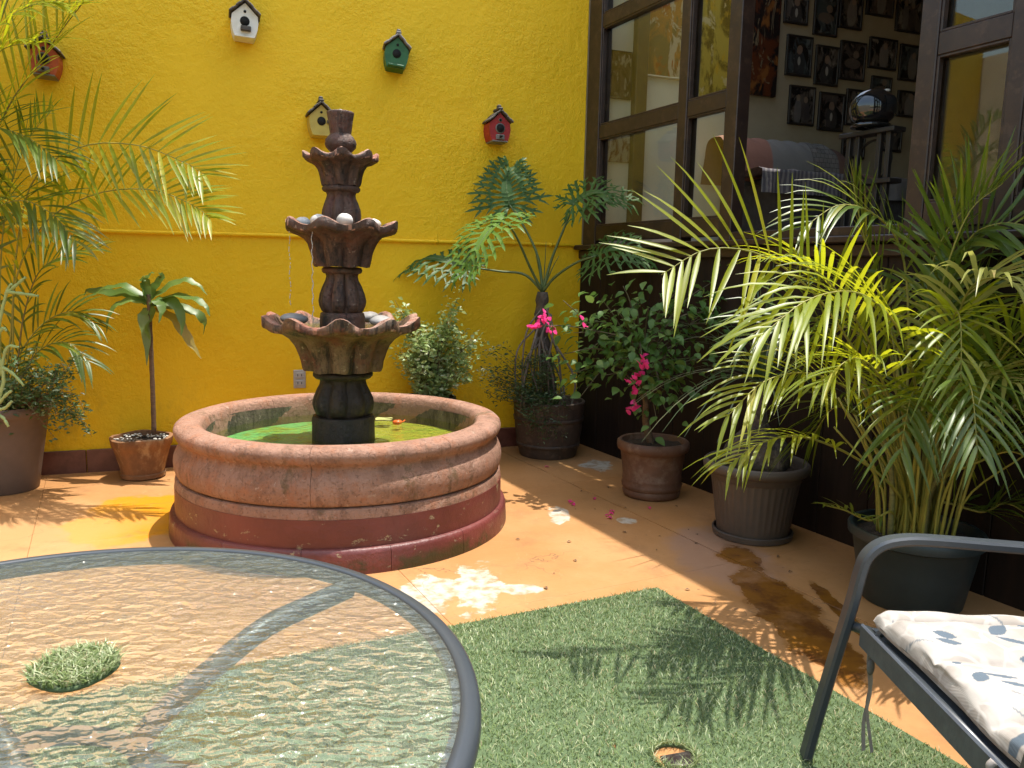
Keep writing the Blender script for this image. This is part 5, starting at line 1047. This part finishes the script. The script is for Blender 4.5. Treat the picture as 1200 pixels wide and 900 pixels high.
frames = [((918, -12), (946, 31)), ((953, -8), (980, 45)), ((983, -14), (1009, 37)), ((1015, -26), (1046, 22)), ((1050, -14), (1078, 41)), ((920, 40), (950, 92)), ((954, 52), (981, 103)), ((983, 47), (1012, 97)), ((1017, 43), (1049, 84)), ((1053, 51), (1080, 98)), ((923, 99), (953, 149)), ((958, 107), (987, 156)), ((990, 103), (1012, 150)), ((1019, 88), (1043, 120)), ((1050, 105), (1076, 140)), ((985, 155), (1012, 188)), ((1030, 145), (1055, 180))]
plab = ['top row framed picture with a pale shirt front next to the tall painting', 'tall framed picture with two pale marks in the top row', 'dark framed picture in the top row between two others', 'small framed picture hung highest on the dark wall', 'framed picture in the top row next to the window post', 'framed picture with a grey figure beside the tall painting', 'framed picture hung low between two others in the middle row', 'framed picture above the helmet rack in the middle row', 'widest framed picture above the helmet', 'framed picture in the middle row against the window post', 'framed picture with grey streaks above the sofa end', 'framed picture with pale lines beside the helmet', 'framed picture half hidden behind the helmet', 'small framed picture just above the helmet', 'framed picture behind the helmet beside the window post', 'framed picture behind the rack posts', 'lowest framed picture seen between the rack posts']
pc = [((.10, .085, .075), (.20, .18, .16)), ((.05, .06, .065), (.10, .11, .11)), ((.09, .075, .065), (.16, .14, .12)), ((.07, .055, .05), (.12, .09, .08))]
for i, ((x0, y0), (x1, y1)) in enumerate(frames):
    p, q = on_end(x0, y0), on_end(x1, y1); e0, e1 = (p-K).dot(YD), (q-K).dot(YD)
    # both corners share the picture's own vertical edges
    picture(e0+.012, (p.z+on_end(x1, y0+4).z)/2, e1-.012, (q.z+on_end(x0, y1-4).z)/2, plab[i], pic_material('photo_print_%d' % i, pc[i % 4], 9, i+1, figure=[[(.0, -.07, .06, .10, (.035, .033, .035)), (.0, .045, .026, .034, (.22, .15, .11)), (.0, -.04, .014, .035, (.34, .32, .29))], [(-.04, -.05, .035, .11, (.13, .12, .12)), (.035, -.06, .04, .10, (.06, .05, .05)), (-.04, .055, .02, .026, (.2, .15, .11)), (.035, .045, .02, .026, (.2, .15, .11))], [(.01, -.03, .05, .11, (.19, .17, .16)), (.02, .06, .022, .028, (.24, .17, .13))], [(0, -.02, .08, .04, (.12, .09, .075)), (.03, .05, .03, .03, (.18, .13, .10))]][(i*7+i//3) % 4]), group='framed pictures on the dark room wall')
M_BIG = pic_material('flame_painting', ((.09, .025, .010), (.20, .075, .02), (.16, .12, .07)), 5, 21, (.014, .010, .010))
picture(1.25, 2.66, 1.615, 3.48, 'tall dark painting with orange flame shapes beside the window post', M_BIG, fw=0, d=.03, cat='painting', name='painting')
M_OR = pic_material('orange_painting', ((.42, .20, .06), (.34, .11, .035), (.50, .42, .30)), 5, 33, (.20, .15, .07))
picture(.43, 2.705, .86, 3.30, 'orange and olive painting with pale canvas edge behind the window glass', M_OR, fw=.012, frame=surf('canvas_edge', (.60, .56, .46), None, 8, .7, .1), cat='painting', name='painting')
M_BR = pic_material('brown_print', ((.13, .08, .05), (.32, .27, .21)), 12, 41, (.05, .03, .02))
picture(.165, 2.525, .345, 2.855, 'small brown print next to the wooden post behind the window glass', M_BR, fw=.008, frame=M_FRAME, group='framed pictures on the dark room wall')
M_YB = pic_material('yellow_black_painting', ((.34, .27, .06), (.42, .26, .03), (.46, .40, .26)), 4, 52, (.02, .018, .014))
picture(.90, 2.60, 1.215, 3.35, 'yellow and black painting between the orange and the flame paintings', M_YB, fw=0, d=.03, cat='painting', name='painting')
M_ZZ = pic_material('brown_white_print', ((.17, .08, .05), (.55, .50, .42)), 8, 61, (.40, .35, .27))
picture(.15, 2.08, .36, 2.36, 'brown and white zigzag print under the small brown print', M_ZZ, fw=0, d=.01, cat='poster', name='poster')
b = MB(); b.box((.40, -.049, 2.66), (.095, .07, 2.38), 0, .004); o = build('wooden_post', b, surf('olive_post', (.13, .09, .04), (.10, .07, .03), 8, .5, .2), None, (K.x, K.y, 0), A_Y); tag(o, 'olive brown wooden post against the room wall behind the glass', 'post')
# sofa under a blanket
def room(e, dpt, z): return K+YD*e+YN*dpt+Vector((0, 0, z))
sf = thing('sofa', 'low sofa under draped striped blankets below the tall painting', 'sofa', room(1.55, .45, 1.455), A_Y)
M_SOFA = surf('dark_sofa_fabric', (.06, .055, .055), (.045, .04, .04), 15, .9, .3)
def blanket_material(name, kind):
    t = NT(name); O = t.obj(); s_ = t.n('SeparateXYZ', {0: O}); x, y, z = s_.outputs
    if kind == 'back':
        c = t.mix(t.ramp(x, -.22, -.20), (.27, .13, .10), (.20, .19, .185)); c = t.mix(t.ramp(x, .16, .165), c, (.07, .06, .06))
        br = t.n('TexBrick', {'Vector': t.map(O, (1, 1, 1), rot=(PI/2, 0, 0)), 'Scale': 14.0, 'Mortar Size': .018, 'Color1': (.20, .18, .17), 'Color2': (.16, .15, .14), 'Mortar': (.02, .018, .018), 'Brick Width': .55, 'Row Height': .5}).outputs[0]
        c = t.mix(t.ramp(x, .165, .17), c, br); c = t.mix(t.ramp(x, .40, .405), c, (.16, .09, .07))
    else:
        c = t.mix(t.ramp(t.n('TexWave', {'Vector': O, 'Scale': 9.0, 'Distortion': 3.0}).outputs[1], .3, .6), (.24, .22, .22), (.11, .10, .12)); c = t.mix(t.ramp(x, .02, .1), c, (.24, .135, .105)); c = t.mix(t.ramp(x, .30, .36), c, (.18, .17, .17))
    return t.done(t.bsdf(c, .9, t.bump(t.noise(O, 22, 5), .5, .008)))
b = MB(); b.box((.16, .0, .30), (1.20, .8, .42), 0, .05); build('base', b, M_SOFA, sf)
b = MB(); V = []; nu, nv = 60, 18
for i in range(nu+1):
    for j in range(nv+1):
        x = -.60+1.22*i/nu; a_ = PI*j/nv; rx = .19; hgt = .335*(1 if i < 44 else math.sqrt(max(0, 1-((i-44)/17)**2))); V.append((x+.01*math.sin(j*.9+i*.5), .21-.19*math.cos(a_)*(.9 if i < nu else .6), .50+hgt*math.sin(a_)**.7+.008*math.sin(i*.9+j*.6)*math.sin(a_)))
b.add(V, [(i*(nv+1)+j, (i+1)*(nv+1)+j, (i+1)*(nv+1)+j+1, i*(nv+1)+j+1) for i in range(nu) for j in range(nv)]); build('back_blanket', b, blanket_material('striped_blanket', 'back'), sf)
b = MB(); V = []; nu, nv = 60, 16
for i in range(nu+1):
    for j in range(nv+1):
        x = -.66+1.44*i/nu; v_ = j/nv
        if v_ < .55: y, z = .05-.47*v_/.55, .535+.01*math.sin(i*.5+j)
        else: w_ = (v_-.55)/.45; y, z = -.425-.012*math.sin(i*.8)*w_, .535-.16*w_
        V.append((x, y, z))
b.add(V, [(i*(nv+1)+j, (i+1)*(nv+1)+j, (i+1)*(nv+1)+j+1, i*(nv+1)+j+1) for i in range(nu) for j in range(nv)]); build('seat_blanket', b, blanket_material('seat_blanket', 'seat'), sf)
b = MB(); b.box((.615, .006, 2.66), (1.19, .012, 2.38)); o = build('added_daylight_panel', b, M_DAYLIT, None, K+YN*.0125, A_Y); tag(o, 'added white panel standing in for daylight on the room wall behind the orange painting', 'panel')  # added panel, brightness of the wall near the window put into its colour
# rack with a helmet
HP = at(1022, 124, 4.55)
rk = thing('metal_rack', 'dark rack of slotted uprights carrying the motorcycle helmet', 'rack', Vector((HP.x, HP.y, 1.455)), A_R)
M_RACK = surf('dark_rack_metal', (.022, .020, .020), (.032, .028, .026), 12, .4, .1)
hz = HP.z-1.455-.13
for y in (-.13, -.07, .07, .13):
    b = MB(); b.box((y*1.0, 0, hz/2), (.028, .03, hz), 0, .003); up_ = build('upright', b, M_RACK, rk)
for z in (hz-.015, hz*.55, .04): b = MB(); b.box((0, .012, z), (.36, .10 if z > .1 else .3, .025), 0, .003); build('shelf_bar', b, M_RACK, rk)
for z in (hz*.3, hz*.75):
    b = MB(); b.lathe([(.105, -.006), (.115, -.006), (.115, .006), (.105, .006)], 32, closed=True); b.xf(Matrix.Translation((0, .05, z))@Matrix.Rotation(PI/2, 4, 'X')); build('hoop', b, M_RACK, rk)
hm = thing('motorcycle_helmet', 'glossy black motorcycle helmet with clear visor on the rack', 'helmet', HP-Vector((0, 0, .12)), A_R+.9)
hm.scale = (.8, .8, .8); M_HEL = surf('gloss_black_shell', (.012, .012, .013), None, 5, .08, 0, coat=.8)
M_VIS = surf('dark_visor', (.03, .032, .035), None, 5, .03, 0, spec=.9, metal=.35)
M_PALEV = surf('pale_vent', (.55, .52, .46), None, 5, .4, 0)
def helm(th, ph_): return 1+.05*math.cos(th)*math.cos(ph_)-(.10*max(0, -math.sin(ph_)-.5))
b = MB(); b.ball((0, 0, .13), (.155, .125, .135), 36, 24, helm); build('shell', b, M_HEL, hm)
b = MB(); V = []; nu, nv = 20, 10
for i in range(nu+1):
    for j in range(nv+1): th = -1.15+2.3*i/nu; p_ = -.30+.85*j/nv; q_ = helm(th, p_)*1.035; V.append((.155*q_*math.cos(p_)*math.cos(th), .125*q_*math.cos(p_)*math.sin(th), .13+.135*q_*math.sin(p_)))
b.add(V, [(i*(nv+1)+j, (i+1)*(nv+1)+j, (i+1)*(nv+1)+j+1, i*(nv+1)+j+1) for i in range(nu) for j in range(nv)]); build('visor', b, M_VIS, hm)
for (th, p_, sx) in ((1.35, -.1, .016), (1.3, -.42, .02), (-.5, .95, .02)): b = MB(); b.ball((.16*math.cos(p_)*math.cos(th), .13*math.cos(p_)*math.sin(th), .13+.14*math.sin(p_)), (sx, sx*.5, .010), 10, 8); build('vent', b, M_PALEV, hm)
b = MB(); b.lathe([(.085, 0), (.115, .004), (.118, .02), (.10, .03)], 32, lambda th, j, p: (p[0]*(1.12 if abs(math.cos(th)) > .6 else 1), p[1])); build('lower_trim', b, M_HEL, hm)
# white cloth bag hanging beside the cream wall (seen in the reflection)
# ================================================================== LITTER ON THE FLOOR
pet = MB(); strip(pet, [Vector((-.016, 0, .002)), Vector((-.005, 0, .006)), Vector((.006, 0, .007)), Vector((.017, 0, .003))], [.002, .011, .010, .001], UP, .4)
pm = pet.mesh('petal'); pm.materials.append(M_PINK)
for i, (x, y) in enumerate(((716, 603), (714, 608), (670, 590), (672, 592), (717, 600), (668, 588), (760, 596), (641, 548), (712, 605), (696, 585))):
    o = link('fallen_petal', pm, None, on_z(x, y)+Vector((0, 0, .001)), random.uniform(0, 6)); o.rotation_euler.x = random.uniform(-.3, .3); tag(o, 'fallen pink bougainvillea petal on the orange floor', 'petal', 'pink petals fallen on the floor')
lf = MB(); strip(lf, [Vector((-.014, 0, .001)), Vector((0, 0, .005)), Vector((.015, 0, .001))], [.002, .008, .001], UP, .5)
M_DEAD = leafmat('dead_leaf', (.09, .05, .025), (.15, .09, .045), trans=.1, rough=.7)
lme = lf.mesh('dead_leaf'); lme.materials.append(M_DEAD)
for i in range(34):
    x, y = random.choice([(random.uniform(600, 830), random.uniform(545, 650)), (random.uniform(690, 930), random.uniform(590, 700)), (random.uniform(520, 700), random.uniform(590, 700))])
    p = on_z(x, y)
    if (p-K).dot(RN) < .1 or (p-FC).length < .9: continue
    o = link('fallen_leaf', lme, None, p+Vector((0, 0, .001)), random.uniform(0, 6)); s_ = random.uniform(.35, .95); o.scale = (s_, s_, s_); tag(o, 'tiny dry brown leaf fallen on the orange floor', 'leaf', 'dry leaves fallen on the floor')
